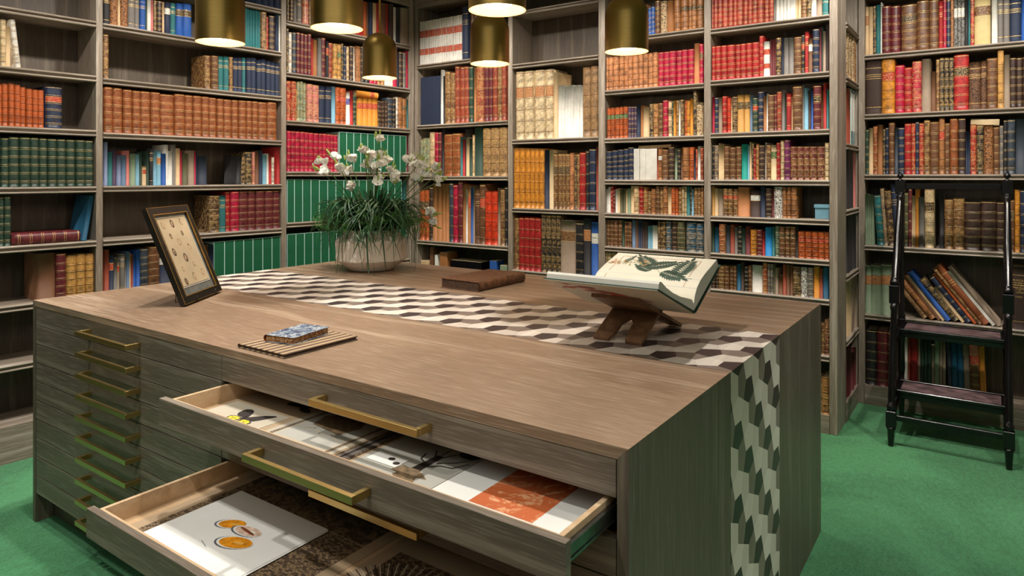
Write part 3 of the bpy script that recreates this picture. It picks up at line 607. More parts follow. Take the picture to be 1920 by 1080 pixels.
lying('book', 'F', 3, 1197, 1258, 272.5, 'cmP', 'thin cream booklet lying across the white paper-wrapped books', .16, z=zt - .0015, tilt=-.02)
# pale blue box and small things on shelves
b = BAYS['G']; zs = SZ['G'][4]; s0 = b.px(1528, 300, .02)[0]; s1 = b.s1 - .004; zt = b.px(1540, 230 + 690 / 4.5, .02)[1]
mb = MB(); mb.box(0, s1 - s0, 0, .14, 0, zt - zs - .012, 0, None, .002)
o = mb.build('storage_box', cover_mat('lb', 'C'), None, b.world(s0, .02, zs + .0005), (0, 0, b.rz)); tag(o, 'pale blue lidded box at the right end of a half-empty shelf', 'box')
m2 = MB(); m2.prism([(-.004, -.005), (s1 - s0 + .001, -.005), (s1 - s0 + .001, .145), (-.004, .145)], zt - zs - .02, zt - zs - .001, 0); m2.build('lid', cover_mat('lb', 'P'), o)
def oddbox(name, cat, label, xa, xb, ya, mat, dep=.1, rz=0, si=5, bk='D', sb=.03, part=None):
    b = BAYS[bk]; s0 = b.px(xa, 300, sb)[0]; s1 = b.px(xb, 300, sb)[0]; zs = SZ[bk][si]; zt = b.px((xa + xb) / 2, ya, sb)[1]
    mb = MB(); mb.box(0, s1 - s0, 0, dep, 0, zt - zs, 0, None, .002)
    o = mb.build(name, mat, None, b.world(s0, sb, zs + .0005), (0, 0, b.rz + rz)); tag(o, label, cat)
    m2 = MB(); m2.box(.003, s1 - s0 - .003, .004, dep - .002, zt - zs - .001, zt - zs + .0012); m2.build('top_edge', 'pages', o)
    return o
oddbox('index_box', 'box', 'brown upright box file on the lowest visible shelf behind the vase', 806, 812, 464, cover_mat('br', 'C'), .12)
oddbox('index_box', 'box', 'small white carton beside the brown box file behind the vase', 815, 820, 478, 'white_paper', .08)
oddbox('card_box', 'box', 'open tan card box on the low shelf behind the brown book', 824, 838, 474, cover_mat('tn', 'C'), .14, .04)
oddbox('document_case', 'case', 'black case lying low on the shelf behind the brown book', 845, 902, 490, 'black', .15)
oddbox('card_box', 'box', 'bright blue box on the low shelf behind the brown book', 918, 931, 489.5, cover_mat('bl', 'C'), .1)
oddbox('card_box', 'box', 'pale grey-green box beside the blue one on the low shelf', 937.5, 951, 498, cover_mat('sg', 'C'), .1)
oddbox('index_box', 'box', 'cream carton at the left end of the low shelf behind the vase', 789, 804, 489, cover_mat('cm', 'C'), .1)
# ------------------------------------------------------------------ the plan chest
DX0, DX1, DY0, DY1, DH = -3.385, -.579, 1.225, 3.087, .954
XM = -1.970
desk = empty('plan_chest', (DX0, DY0, 0), (0, 0, 0), label='large oak plan chest with shallow drawers and brass handles in the middle of the room', cat='plan chest')
DO = Vector((DX0, DY0, 0))
def dpart(name, mat, *bx, bev=.0012, parent=None):
    m = MB()
    for q in bx: m.box(q[0] - DO.x, q[1] - DO.x, q[2] - DO.y, q[3] - DO.y, q[4], q[5], 0, None, bev)
    return m.build(name, mat, parent or desk)
TT = .025
def mitre(name, mat, poly):
    """board whose outline in (x,z) has mitred corners, running front to back"""
    m = MB(); k = len(poly); vs = [(x - DO.x, 0, z) for x, z in poly] + [(x - DO.x, DY1 - DY0, z) for x, z in poly]
    m.add(vs, [tuple(range(k)), tuple(range(2 * k - 1, k - 1, -1))] + [(i, k + i, k + (i + 1) % k, (i + 1) % k) for i in range(k)])
    return m.build(name, mat, desk)
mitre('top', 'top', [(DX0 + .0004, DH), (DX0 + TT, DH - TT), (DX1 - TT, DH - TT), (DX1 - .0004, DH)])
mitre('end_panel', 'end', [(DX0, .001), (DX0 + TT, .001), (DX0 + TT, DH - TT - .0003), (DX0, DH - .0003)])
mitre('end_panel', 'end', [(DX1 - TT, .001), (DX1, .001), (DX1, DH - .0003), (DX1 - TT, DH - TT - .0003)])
dpart('back_panel', 'end', (DX0 + TT, DX1 - TT, DY1 - .022, DY1 - .002, .0, DH - TT - .0004))
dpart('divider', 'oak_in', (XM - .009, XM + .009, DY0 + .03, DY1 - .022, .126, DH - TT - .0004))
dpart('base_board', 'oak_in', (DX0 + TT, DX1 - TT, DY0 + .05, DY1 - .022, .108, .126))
dpart('plinth', 'end', (DX0 + TT, DX1 - TT, DY0 + .075, DY0 + .095, 0.001, .108))
DRH = .0803
LX0, LX1 = DX0 + TT + .003, XM - .0015
QX0, QX1 = XM + .0015, DX1 - TT - .003
def handle(parent, cx, z, yf):
    """square brass bar on two posts, in front of a drawer face at y=yf"""
    m = MB(); hw = .195; p = .041; t = .0065
    P = Vector((cx - DO.x, yf - DO.y, z)) - parent.location
    m.box(P.x - hw, P.x + hw, P.y - p - t * 2, P.y - p, P.z - .009, P.z + .009, 0, None, .0008)
    for sx in (-1, 1):
        m.box(P.x + sx * (hw - t) - t, P.x + sx * (hw - t) + t, P.y - p + .0002, P.y - .0005, P.z - .009, P.z + .009, 0, None, .0005)
    return m.build('handle', 'brass', parent)
OPEN = {1: .197, 4: .391}
for col, (x0, x1) in enumerate(((LX0, LX1), (QX0, QX1))):
    for k in range(10):
        zt = DH - TT - .0015 - k * DRH; zb = zt - DRH + .0032
        o = OPEN.get(k, 0) if col == 1 else 0
        yf = DY0 + .0015 - o
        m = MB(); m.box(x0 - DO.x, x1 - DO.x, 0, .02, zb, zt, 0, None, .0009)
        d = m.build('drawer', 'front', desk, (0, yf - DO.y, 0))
        handle(d, (x0 + x1) / 2, (zt + zb) / 2, yf)
        if k in (4,) and col == 1 or k == 1 and col == 1:
            # lined tray behind the front
            m = MB(); a = x0 + .016 - DO.x; b_ = x1 - .022 - DO.x; hz = zt - .007; lz = zt - .064; dp = .72
            m.box(a, a + .012, .0205, dp, lz, hz, 0, None, .0006); m.box(b_ - .012, b_, .0205, dp, lz, hz, 0, None, .0006)
            m.box(a + .012, b_ - .012, .0205, .031, lz, hz + .002, 0, None, .0006)
            m.box(a + .012, b_ - .012, dp - .012, dp, lz, hz)
            m.box(a + .012, b_ - .012, .031, dp - .012, lz, lz + .006)
            m.build('tray', 'maple', d)
            for sx in (-1, 1):
                m = MB(); xx = (b_ + .001) if sx > 0 else (a - .012)
                m.box(xx, xx + .011, .024, .66, lz + .012, lz + .018); m.box(xx + .002, xx + .009, .024, .62, lz + .018, lz + .038)
                m.box(xx, xx + .011, .024, .66, lz + .038, lz + .044); m.box(xx + .001, xx + .01, .022, .03, lz + .004, lz + .05)
                m.build('runner', 'steel', d)
# ------------------------------------------------------------------ pentagon marquetry ribbon
PP = .2075; q4 = PP / 4; ee = q4 * .5486; SC, WC = 2.0385, -.524
pent = {'d': [(-ee, 0), (ee, 0), (q4, q4), (0, 2 * q4 - ee), (-q4, q4)]}
def clip(poly, f):
    out = []
    for i in range(len(poly)):
        a, b = poly[i], poly[(i + 1) % len(poly)]; fa, fb = f(a), f(b)
        if fa >= 0: out.append(a)
        if (fa >= 0) != (fb >= 0):
            t = fa / (fa - fb); out.append((a[0] + (b[0] - a[0]) * t, a[1] + (b[1] - a[1]) * t))
    return out
S0, S1 = 1.868, 2.396
W1 = DX1 + DH
def ribbon(mb, wlo, whi, fn):
    for i in range(-10, 12):
        for j in range(-60, 40):
            cx = SC + i * PP / 2; cw = WC + j * PP / 2
            if cw < wlo - .3 or cw > whi + .3 or cx < S0 - .3 or cx > S1 + .3: continue
            base = pent['d']
            if (i + j) % 2 == 0: tiles = [(0, [(x, y) for x, y in base]), (2, [(x, -y) for x, y in base])]
            else: tiles = [(1, [(y, x) for x, y in base]), (3, [(-y, x) for x, y in base])]
            for mi, t in tiles:
                p = [(cx + x, cw + y) for x, y in t]
                for f in (lambda v: v[0] - S0, lambda v: S1 - v[0], lambda v: v[1] - wlo, lambda v: whi - v[1]):
                    if p: p = clip(p, f)
                if len(p) > 2:
                    sh = [(fn(a, b, .0004)) for a, b in p]
                    # shrink a hair to leave a joint
                    mb.add(sh, [tuple(range(len(sh)))], mi)
M['in_dark'] = wood('dark_veneer', (56, 44, 44), (44, 34, 36), (74, 60, 58), (24, 1.4, 1), .2, .42, .75)
M['in_mid'] = wood('grey_brown_veneer', (126, 112, 101), (110, 98, 88), (146, 132, 120), (24, 1.4, 1), .2, .42, .75)
M['in_pale'] = wood('pale_veneer', (224, 212, 198), (206, 192, 176), (236, 226, 214), (24, 1.4, 1), .2, .42, .75)
M['in_pale2'] = wood('silver_veneer', (210, 198, 184), (192, 180, 166), (224, 212, 200), (24, 1.4, 1), .2, .42, .75)
m = MB(); ribbon(m, DX0 + .001, DX1 - .0004, lambda s_, w, h: (w - DO.x, s_ - DO.y, DH + h))
IN = ['in_dark', 'in_mid', 'in_pale', 'in_pale2']
m.build('marquetry_inlay', IN, desk)
m = MB(); ribbon(m, DX1, W1 - .004, lambda s_, w, h: (DX1 - DO.x + h, s_ - DO.y, DH - (w - DX1)))
m.build('marquetry_inlay', IN, desk)
# ------------------------------------------------------------------ prints in the open drawers
def sheetmat(name, rgb, ink=None, scale=20, th=.55, kind='noise'):
    m, n, l, b = newmat(name); v = coords(n, l)
    c = ramp(n, l, noise(n, l, v, 6, 4), [(.3, tuple(x * .94 for x in rgb)), (.7, rgb)])
    if ink:
        if kind == 'noise': f = noise(n, l, v, scale, 8, .72, 1.2)
        elif kind == 'veins':
            f = noise(n, l, v, scale, 5, .6, 2.6)
        elif kind == 'town':
            t = n.new('ShaderNodeTexBrick'); t.inputs['Scale'].default_value = scale; t.inputs['Mortar Size'].default_value = .03
            t.inputs['Color1'].default_value = (.15, .15, .15, 1); t.inputs['Color2'].default_value = (.9, .9, .9, 1); t.inputs['Mortar'].default_value = (1, 1, 1, 1)
            l.new(v, t.inputs['Vector']); f = mix(n, l, .62, t.outputs['Color'], noise(n, l, v, 90, 6, .7))
        c = mix(n, l, ramp(n, l, f, [(th - .06, (0, 0, 0)), (th + .06, (255, 255, 255))]), c, lin(ink))
    l.new(c, b.inputs['Base Color']); b.inputs['Roughness'].default_value = .7; return m
M['sheet'] = sheetmat('cream_print_paper', (190, 178, 156)); M['sheet2'] = sheetmat('grey_print_paper', (180, 176, 164))
M['beige'] = sheetmat('aged_mount_paper', (176, 150, 118)); M['sepia'] = sheetmat('sepia_engraving', (146, 120, 86), (66, 50, 34), 44, .52, 'town')
M['sepia2'] = sheetmat('dark_engraving', (120, 98, 70), (56, 42, 28), 40, .5)
M['marble_o'] = sheetmat('orange_marbled_paper', (206, 104, 52), (232, 168, 120), 14, .56, 'veins')
M['ink'] = simple('print_ink', (44, 34, 28), .6); M['yel'] = simple('butterfly_yellow', (222, 192, 46), .6, 0, .2, 200)
M['inkg'] = simple('grey_ink', (104, 96, 88), .6); M['shell_o'] = simple('shell_orange', (222, 138, 28), .35, 0, .2, 60)
M['shell_p'] = simple('shell_pink', (214, 184, 160), .4, 0, .15, 60); M['shell_g'] = simple('shell_shadow', (92, 92, 96), .6)
M['shell_l'] = simple('shell_highlight', (240, 176, 84), .3); M['rim'] = simple('shell_opening', (120, 62, 34), .5); M['leafp'] = simple('printed_leaf_green', (40, 66, 52), .6, 0, .25, 120); M['taupeink'] = simple('taupe_ink', (112, 92, 66), .6, 0, .3, 60)
def ell(cx, cy, rx, ry, rot=0, n=20):
    return [(cx + rx * cos(a) * cos(rot) - ry * sin(a) * sin(rot), cy + rx * cos(a) * sin(rot) + ry * sin(a) * cos(rot)) for a in [2 * pi * i / n for i in range(n)]]
class Sheet:
    def __init__(s, name, x0, x1, y0, y1, z, label, cat='print', th=.0008, rot=0, group=None):
        s.cx, s.cy, s.z = (x0 + x1) / 2, (y0 + y1) / 2, z; s.mb = MB(); s.mats = []; s.name = name; s.rot = rot; s.th = th
        s.w, s.d = x1 - x0, y1 - y0; s.label = label; s.cat = cat; s.group = group; s.lay = 0
        s.poly([(x0, y0), (x1, y0), (x1, y1), (x0, y1)], None, 0, th)
    def slot(s, m):
        if m not in s.mats: s.mats.append(m)
        return s.mats.index(m)
    def poly(s, pts, mat, z0=None, z1=None, base='sheet'):
        if mat is None: s.base = pts; return
        s.lay += 1; zt = s.th + s.lay * .00012
        s.mb.add([(x - s.cx, y - s.cy, zt) for x, y in pts], [tuple(range(len(pts)))], s.slot(mat))
    def line(s, pts, w, mat):
        for (a, b) in zip(pts, pts[1:]):
            a, b = Vector(a), Vector(b); d = (b - a)
            if d.length < 1e-6: continue
            nn = Vector((-d.y, d.x)).normalized() * w / 2; e = d.normalized() * w * .3
            s.poly([tuple(a - e + nn), tuple(a - e - nn), tuple(b + e - nn), tuple(b + e + nn)][::1][::-1] if False else [tuple(a - e - nn), tuple(b + e - nn), tuple(b + e + nn), tuple(a - e + nn)], mat)
            s.lay -= 1
        s.lay += 1
    def done(s, mat):
        i = s.slot(mat); s.mb.prism([(x - s.cx, y - s.cy) for x, y in s.base], 0, s.th, i)
        o = s.mb.build(s.name, s.mats, None, (s.cx, s.cy, s.z), (0, 0, s.rot)); tag(o, s.label, s.cat, s.group); return o
Z2_ = DH - TT - .0015 - DRH - .064 + .0064      # tray floor of the upper open drawer
Z5_ = DH - TT - .0015 - 4 * DRH - .064 + .0064
s = Sheet('print_mount', -1.93, -1.36, 1.062, 1.68, Z2_, 'large beige mount sheet under the butterfly and lace prints', 'paper'); s.done('beige')
s = Sheet('print_mount', -1.355, -.66, 1.062, 1.68, Z2_, 'large beige backing sheet at the right of the upper open drawer', 'paper'); s.done('beige')
z1 = Z2_ + .001
s = Sheet('print', -1.912, -1.655, 1.066, 1.245, z1, 'print of a black and yellow butterfly in the upper open drawer')
def ov(cx, cy, rx, ry, a, mat): s.poly(ell(cx, cy, rx, ry, a), mat)
s.poly([(-1.768, 1.168), (-1.757, 1.178), (-1.775, 1.207), (-1.790, 1.220), (-1.806, 1.224), (-1.820, 1.218), (-1.823, 1.206), (-1.815, 1.184), (-1.800, 1.170)], 'ink')
s.poly([(-1.758, 1.160), (-1.717, 1.163), (-1.705, 1.185), (-1.690, 1.226), (-1.698, 1.230), (-1.725, 1.214), (-1.745, 1.192), (-1.762, 1.172)], 'ink')
hw1 = [(-1.766, 1.166), (-1.790, 1.168), (-1.813, 1.160), (-1.812, 1.146), (-1.795, 1.131), (-1.776, 1.134), (-1.763, 1.148)]
hw2 = [(-1.755, 1.161), (-1.757, 1.144), (-1.745, 1.128), (-1.725, 1.124), (-1.708, 1.136), (-1.709, 1.155), (-1.730, 1.166)]
for hw in (hw1, hw2):
    s.poly(hw[::-1] if hw is hw1 else hw, 'ink'); cx_ = sum(p[0] for p in hw) / 7; cy_ = sum(p[1] for p in hw) / 7
    yy_ = [(cx_ + (x - cx_) * .8, cy_ + (y - cy_) * .8) for x, y in hw]; s.poly(yy_[::-1] if hw is hw1 else yy_, 'yel')
    for x, y in yy_[::2]: s.line([(cx_, cy_), (x, y)], .0012, 'ink')
s.poly(ell(-1.762, 1.165, .026, .004, -1.0), 'ink')
s.done('sheet')
s = Sheet('print', -1.80, -1.62, 1.262, 1.5, z1, 'dark insect print half hidden behind the butterfly print')
ov(-1.72, 1.33, .05, .016, .2, 'ink'); ov(-1.67, 1.31, .03, .014, -.3, 'ink'); ov(-1.70, 1.345, .02, .03, .3, 'ink'); s.done('beige')
s = Sheet('print', -1.628, -1.352, 1.066, 1.46, z1 + .0001, 'engraving with a dark scalloped lace border in the upper open drawer')
x0, x1, y0, y1 = -1.6, -1.378, 1.14, 1.43
s.poly([(x0 + .012, y0 + .012), (x1 - .012, y0 + .012), (x1 - .012, y1 - .012), (x0 + .012, y1 - .012)], 'sheet2')
s.line([(x0, y0), (x1, y0), (x1, y1), (x0, y1), (x0, y0)], .005, 'taupeink')
n_ = 30
for i in range(n_ + 1):
    xx = x0 + (x1 - x0) * i / n_
    for yy in (y0 - .006,): s.poly(ell(xx, yy, .0042, .006, 0, 8), 'inkg' if i % 2 else 'taupeink')
    s.lay -= 1
for i in range(34):
    yy = y0 + (y1 - y0) * i / 33
    for xx in (x0 - .005, x1 + .005): s.poly(ell(xx, yy, .006, .0042, 0, 8), 'taupeink' if i % 2 else 'inkg'); s.lay -= 1
s.lay += 2
s.poly([(-1.56, 1.25), (-1.44, 1.235), (-1.42, 1.30), (-1.45, 1.36), (-1.54, 1.37), (-1.58, 1.31)], 'taupeink')
s.line([(x0 + .03, 1.22), (x0 + .07, 1.235), (x0 + .11, 1.215), (x0 + .15, 1.225), (x1 - .02, 1.20)], .006, 'sheet'); s.done('sheet')
s = Sheet('print', -1.345, -1.292, 1.066, 1.62, z1, 'narrow dark landscape print between the lace engraving and the tree print'); s.poly([(-1.335, 1.07), (-1.305, 1.07), (-1.305, 1.6), (-1.335, 1.6)], 'inkg')
s.poly([(-1.326, 1.07), (-1.318, 1.07), (-1.312, 1.6), (-1.330, 1.6)], 'ink'); s.done('sepia2')
s = Sheet('print', -1.281, -1.022, 1.066, 1.42, z1, 'tree print with handwriting along its lower edge in the upper open drawer')
s.poly([(-1.13, 1.215), (-1.11, 1.215), (-1.05, 1.085), (-1.028, 1.066), (-1.15, 1.15)], 'taupeink')
s.poly([(-1.16, 1.20), (-1.09, 1.19), (-1.06, 1.17), (-1.12, 1.155), (-1.17, 1.165)], 'taupeink')
s.poly([(-1.133, 1.20), (-1.105, 1.20), (-1.108, 1.29), (-1.13, 1.29)], 'ink')
for a_, b_2 in (((-1.13, 1.28), (-1.15, 1.31)), ((-1.12, 1.28), (-1.12, 1.33)), ((-1.11, 1.28), (-1.09, 1.32)), ((-1.15, 1.25), (-1.16, 1.28)), ((-1.13, 1.24), (-1.15, 1.25))): s.line([a_, b_2], .004, 'ink')
s.line([(-1.11, 1.22), (-1.08, 1.245), (-1.05, 1.25), (-1.03, 1.29)], .004, 'ink'); s.line([(-1.10, 1.25), (-1.06, 1.28), (-1.03, 1.33)], .003, 'ink')
s.poly(ell(-1.06, 1.33, .03, .02), 'ink')
rw = random.Random(5); pts = []
for i in range(46): pts.append((-1.225 + i * .0038, 1.112 + rw.uniform(-.005, .005) - i * .0002))
s.line(pts, .0011, 'inkg')
s.done('sheet2')
s = Sheet('print', -1.265, -1.165, 1.175, 1.225, z1 + .0016, 'small white card with two black dots lying on the tree print', 'card')
s.poly(ell(-1.206, 1.206, .010, .008), 'ink'); s.poly(ell(-1.178, 1.193, .010, .008), 'ink'); s.done('white_paper')
s = Sheet('print', -1.019, -.668, 1.062, 1.56, z1 + .0003, 'white sheet with an orange marbled panel in the upper open drawer')
s.poly([(-.918, 1.146), (-.753, 1.146), (-.753, 1.41), (-.918, 1.41)], 'marble_o'); s.done('white_paper')
# lower open drawer
s = Sheet('print', -1.90, -1.262, .868, 1.50, Z5_, 'large sepia town engraving under the orange shells in the lower open drawer')
s.poly([(-1.86, .885), (-1.30, .885), (-1.30, 1.20), (-1.86, 1.20)], 'sepia'); s.poly([(-1.86, 1.202), (-1.30, 1.202), (-1.30, 1.46), (-1.86, 1.46)], 'sepia2')
for i in range(26):
    a = .2 + i * .105; s.line([(-1.52 + .05 * cos(a), 1.22 + .05 * sin(a)), (-1.52 + .2 * cos(a), 1.22 + .2 * sin(a))], .0022, 'ink'); s.lay -= 1
s.lay += 1
s.done('beige')
for k in range(2):
    s = Sheet('print', -1.822 + .004 * k, -1.432 + .004 * k, .872 - .002 * k, 1.197 - .003 * k, Z5_ + .001 + .0016 + k * .001, 'blank white sheet directly beneath the orange shell print', 'paper', rot=.004 * k, group='blank sheets under the shell print') ; s.done('white_paper')
s = Sheet('print', -1.822, -1.434, .870, 1.199, Z5_ + .0048, 'white print of three orange sea shells in the lower open drawer')
def shell(cx, cy, rx, ry, a, inner):
    ov(cx - .004, cy - .003, rx * 1.02, ry * 1.02, a, 'shell_g'); ov(cx, cy, rx, ry, a, 'white_paper'); ov(cx + .003, cy + .001, rx * .92, ry * .88, a, inner)
    ov(cx + .012, cy + .004, rx * .3, ry * .2, a, 'shell_l' if inner == 'shell_o' else 'white_paper')
shell(-1.67, 1.069, .042, .024, .45, 'shell_o'); shell(-1.600, 1.070, .048, .022, .12, 'shell_p')
ov(-1.600, 1.070, .034, .0045, -.1, 'rim'); shell(-1.577, 1.018, .052, .028, .3, 'shell_o')
s.line([(-1.655, .975), (-1.62, .965)], .0015, 'inkg'); s.done('white_paper')
s = Sheet('print', -1.245, -.665, .868, 1.50, Z5_ + .0004, 'engraving of fanned palm leaves with a green plant in the lower open drawer')
s.poly([(-1.205, .885), (-.72, .885), (-.72, 1.236), (-1.205, 1.236)], 'sepia')
for i in range(40):
    a = .1 + i * .072; s.line([(-1.09 + .02 * cos(a), 1.06 + .02 * sin(a)), (-1.09 + .16 * cos(a), 1.06 + .16 * sin(a))], .003, 'ink' if i % 2 else 'sheet'); s.lay -= 1
s.lay += 1
for dx, dy, a in ((0, 0, .3), (.03, .03, 1.2), (-.03, .02, 2.2), (.05, -.01, .1)): s.poly(ell(-1.09 + dx, 1.02 + dy, .04, .018, a), 'leafp')
s.done('beige')
# ------------------------------------------------------------------ brass pendant lamps
def lamp(x, y, lab):
    zb = 2.065; r = empty('pendant_lamp', (x, y, zb), label=lab, cat='pendant lamp', group='brass pendant lamps over the plan chest')
    m = MB(); R_ = .1; prof = [(R_, 0), (R_, .165)]
    for i in range(1, 10):
        a = pi / 2 * i / 9; prof.append((R_ - .092 * (1 - cos(a)) * 1.0, .165 + .098 * sin(a)))
    m.lathe(prof, 48, 0, None, True, False); m.build('shade', 'lamp_brass', r)
    m = MB(); prof2 = [(R_, 0), (R_ - .0035, .0005), (R_ - .004, .165)] + [(max(.008, p[0] - .004), p[1] - .004) for p in prof[2:]]
    m.lathe(prof2, 48, 0, None, True, False); m.build('shade_lining', 'lamp_in', r)
    m = MB(); m.tube([(0, 0, .258), (0, 0, CH - zb - .02)], .0062, 12); m.build('stem', 'lamp_brass', r)
    m = MB(); m.lathe([(.0, CH - zb - .001), (.055, CH - zb - .001), (.055, CH - zb - .02), (.012, CH - zb - .026)], 32); m.build('ceiling_rose', 'lamp_brass', r)
    m = MB(); m.lathe([(.001, .008), (.03, .011), (.05, .02), (.058, .034), (.05, .06), (.03, .1), (.02, .15)], 24, 0, None, True, False); m.build('bulb', 'bulb', r)
    L = bpy.data.lights.new('lamp_light', 'POINT'); L.energy = 5; L.color = (1, .84, .64); L.shadow_soft_size = .03
    lo = bpy.data.objects.new('lamp_light', L); COL.objects.link(lo); lo.location = (x, y, zb + .003); 
lamp(-2.717, 1.687, 'leftmost brass dome pendant lamp, in front of the second bookcase')
lamp(-2.086, 1.787, 'brass dome pendant lamp cut by the top of the photo, second from left')
lamp(-2.93, 2.83, 'small-looking brass pendant above the white flowers, its stem visible')
lamp(-1.40, 1.91, 'nearest brass pendant, only its glowing rim showing at the top middle')
lamp(-2.10, 2.80, 'brass dome pendant directly below the glowing rim of a nearer one')
lamp(-1.376, 2.889, 'rightmost brass dome pendant lamp, in front of the sixth bookcase')
# ------------------------------------------------------------------ pot of freesias
pc = onz(696, 505, DH); pot = empty('potted_freesias', (pc.x, pc.y, DH + .0005), label='faceted white stoneware pot of white freesias with trailing grass leaves', cat='potted plant')
def mk_pot():
    m, n, l, b = newmat('glazed_cream_stoneware'); v = coords(n, l)
    c = ramp(n, l, noise(n, l, v, 7, 5), [(.3, (220, 210, 194)), (.7, (238, 230, 218))])
    w = n.new('ShaderNodeTexVoronoi'); w.feature = 'DISTANCE_TO_EDGE'; w.inputs['Scale'].default_value = 7
    l.new(coords(n, l, (1, 1, .8)), w.inputs['Vector'])
    c = mix(n, l, ramp(n, l, w.outputs['Distance'], [(0, (255, 255, 255)), (.012, (0, 0, 0))]), c, lin((170, 142, 112)))
    l.new(c, b.inputs['Base Color']); b.inputs['Roughness'].default_value = .32; return m
M['pot'] = mk_pot()
m = MB(); seg = 24
rings = [(.105, 0, 0), (.128, .004, 0), (.2, .06, .5), (.205, .065, .5), (.205, .165, 0), (.202, .175, 0), (.178, .196, .5), (.162, .215, 0), (.152, .232, .5), (.146, .232, .5), (.15, .19, 0), (.15, .16, 0), (.02, .16, 0)]
vs = []; fs = []
for (r_, z_, ph) in rings:
    for k in range(seg):
        a = 2 * pi * (k + ph) / seg; rr_ = r_ * (1.0 if k % 2 == 0 or z_ < .02 else (.965 if .06 < z_ < .19 else .985)); vs.append((rr_ * cos(a), rr_ * sin(a), z_))
for i in range(len(rings) - 1):
    for k in range(seg):
        a_, b2, c2, d2 = i * seg + k, i * seg + (k + 1) % seg, (i + 1) * seg + (k + 1) % seg, (i + 1) * seg + k
        fs += [(a_, b2, d2), (b2, c2, d2)]
fs.append(tuple(range(seg - 1, -1, -1)))
m.add(vs, fs); m.build('pot', 'pot', pot)
M['soil'] = simple('potting_soil', (36, 28, 22), .95, 0, .3, 60)
m = MB(); m.lathe([(.001, .185), (.148, .183)], 24, 0, None, True, False); m.build('soil', 'soil', pot)
M['blade'] = simple('grass_leaf', (38, 74, 40), .4, 0, .35, 18); M['fern'] = simple('feathery_fern', (74, 132, 44), .6, 0, .3, 24)
M['stem'] = simple('flower_stem', (66, 100, 44), .5); M['petal'] = simple('white_petal', (253, 250, 243), .6, 0, .02, 40); M['bud'] = simple('green_bud', (150, 168, 84), .5)
M['petal'].node_tree.nodes['Principled BSDF'].inputs['Subsurface Weight'].default_value = .15
rl = random.Random(11)
def blade(mb, a, r0, reach, rise, drop, w, twist=0):
    # arching strap leaf from the crown of the pot outwards and down
    n = 16; vs = []; fs = []
    for i in range(n + 1):
        t = i / n; rr_ = r0 + reach * sin(min(1, t * 1.15) * pi / 2)
        z = .2 + rise * sin(min(1, t * 2.0) * pi / 2) - drop * max(0, t - .42) ** 1.7 * 2.4
        z = max(z, .012 + .004 * (i % 2)) if rr_ > .12 else max(z, .18)
        aa = a + twist * t * t
        c = Vector((rr_ * cos(aa), rr_ * sin(aa), z)); sd = Vector((-sin(aa), cos(aa), 0)) * (w * (1 - t ** 2.5) + .0006) * (.55 + .45 * min(1, t * 4))
        vs += [c - sd, c + Vector((0, 0, -.0015)), c + sd]
    for i in range(n): o_ = i * 3; fs += [(o_, o_ + 1, o_ + 4, o_ + 3), (o_ + 1, o_ + 2, o_ + 5, o_ + 4)]
    mb.add(vs, fs, 0, None, True)
m = MB()
for i in range(640):     # dense crown arching just over the rim
    a = rl.uniform(0, 2 * pi); rc = rl.uniform(.13, .31); blade(m, a, rl.uniform(.0, .08), rc, rl.uniform(.05, .22), rl.uniform(.0, .17) * (.7 if rc < .2 else 1.3), rl.uniform(.0035, .0068), rl.uniform(-.6, .6))
for i in range(20):      # long trailing leaves
    a = rl.uniform(0, 2 * pi); blade(m, a, rl.uniform(.03, .09), rl.uniform(.15, .24), rl.uniform(.05, .15), rl.uniform(.28, .5), rl.uniform(.004, .0066), rl.uniform(-.4, .4))
for i in range(90):
    a = rl.uniform(0, 2 * pi); blade(m, a, rl.uniform(.01, .07), rl.uniform(.03, .16), rl.uniform(.16, .27), .0, rl.uniform(.0025, .004), rl.uniform(-.4, .4))
m.build('grass_leaves', 'blade', pot)
m = MB()
for i in range(150):
    a = rl.uniform(0, 2 * pi); d0 = rl.uniform(.05, .24); cz = .22 + rl.uniform(0, .1); L_ = rl.uniform(.06, .12)
    if i < 26: a = atan2(SN, CS) + rl.uniform(-.5, .5) + (pi if i % 2 else 0); d0 = rl.uniform(.18, .27); cz = .22 + rl.uniform(0, .07)
    c0 = Vector((d0 * cos(a), d0 * sin(a), cz)); dr = Vector((cos(a), sin(a), rl.uniform(-.2, .5))).normalized()
    for q in range(26):
        p = c0 + dr * L_ * q / 26; u = Vector((rl.uniform(-1, 1), rl.uniform(-1, 1), rl.uniform(-.6, 1))).normalized() * rl.uniform(.012, .028)
        e_ = Vector((rl.uniform(-1, 1), rl.uniform(-1, 1), 0)).normalized() * .0013
        m.add([p - e_, p + e_, p + u + e_, p + u - e_], [(0, 1, 2, 3)])
m.build('fern_fronds', 'fern', pot)
FL = [(515, 65, 1), (410, 155, 1), (452, 195, 2), (525, 195, 1), (565, 225, 1), (310, 210, 1), (185, 195, 0), (95, 225, 1), (108, 305, 2), (232, 275, 2), (295, 300, 1),
      (325, 420, 3), (485, 300, 2), (515, 370, 2), (640, 365, 3), (600, 305, 1), (515, 255, 1), (440, 262, 2), (745, 220, 2), (810, 240, 2), (795, 360, 2), (850, 320, 1),
      (925, 275, 1), (928, 340, 2), (955, 370, 1), (903, 612, 2), (893, 665, 1)]
camR = Vector((CS, SN, 0)); camF = Vector((-SN, CS, 0))
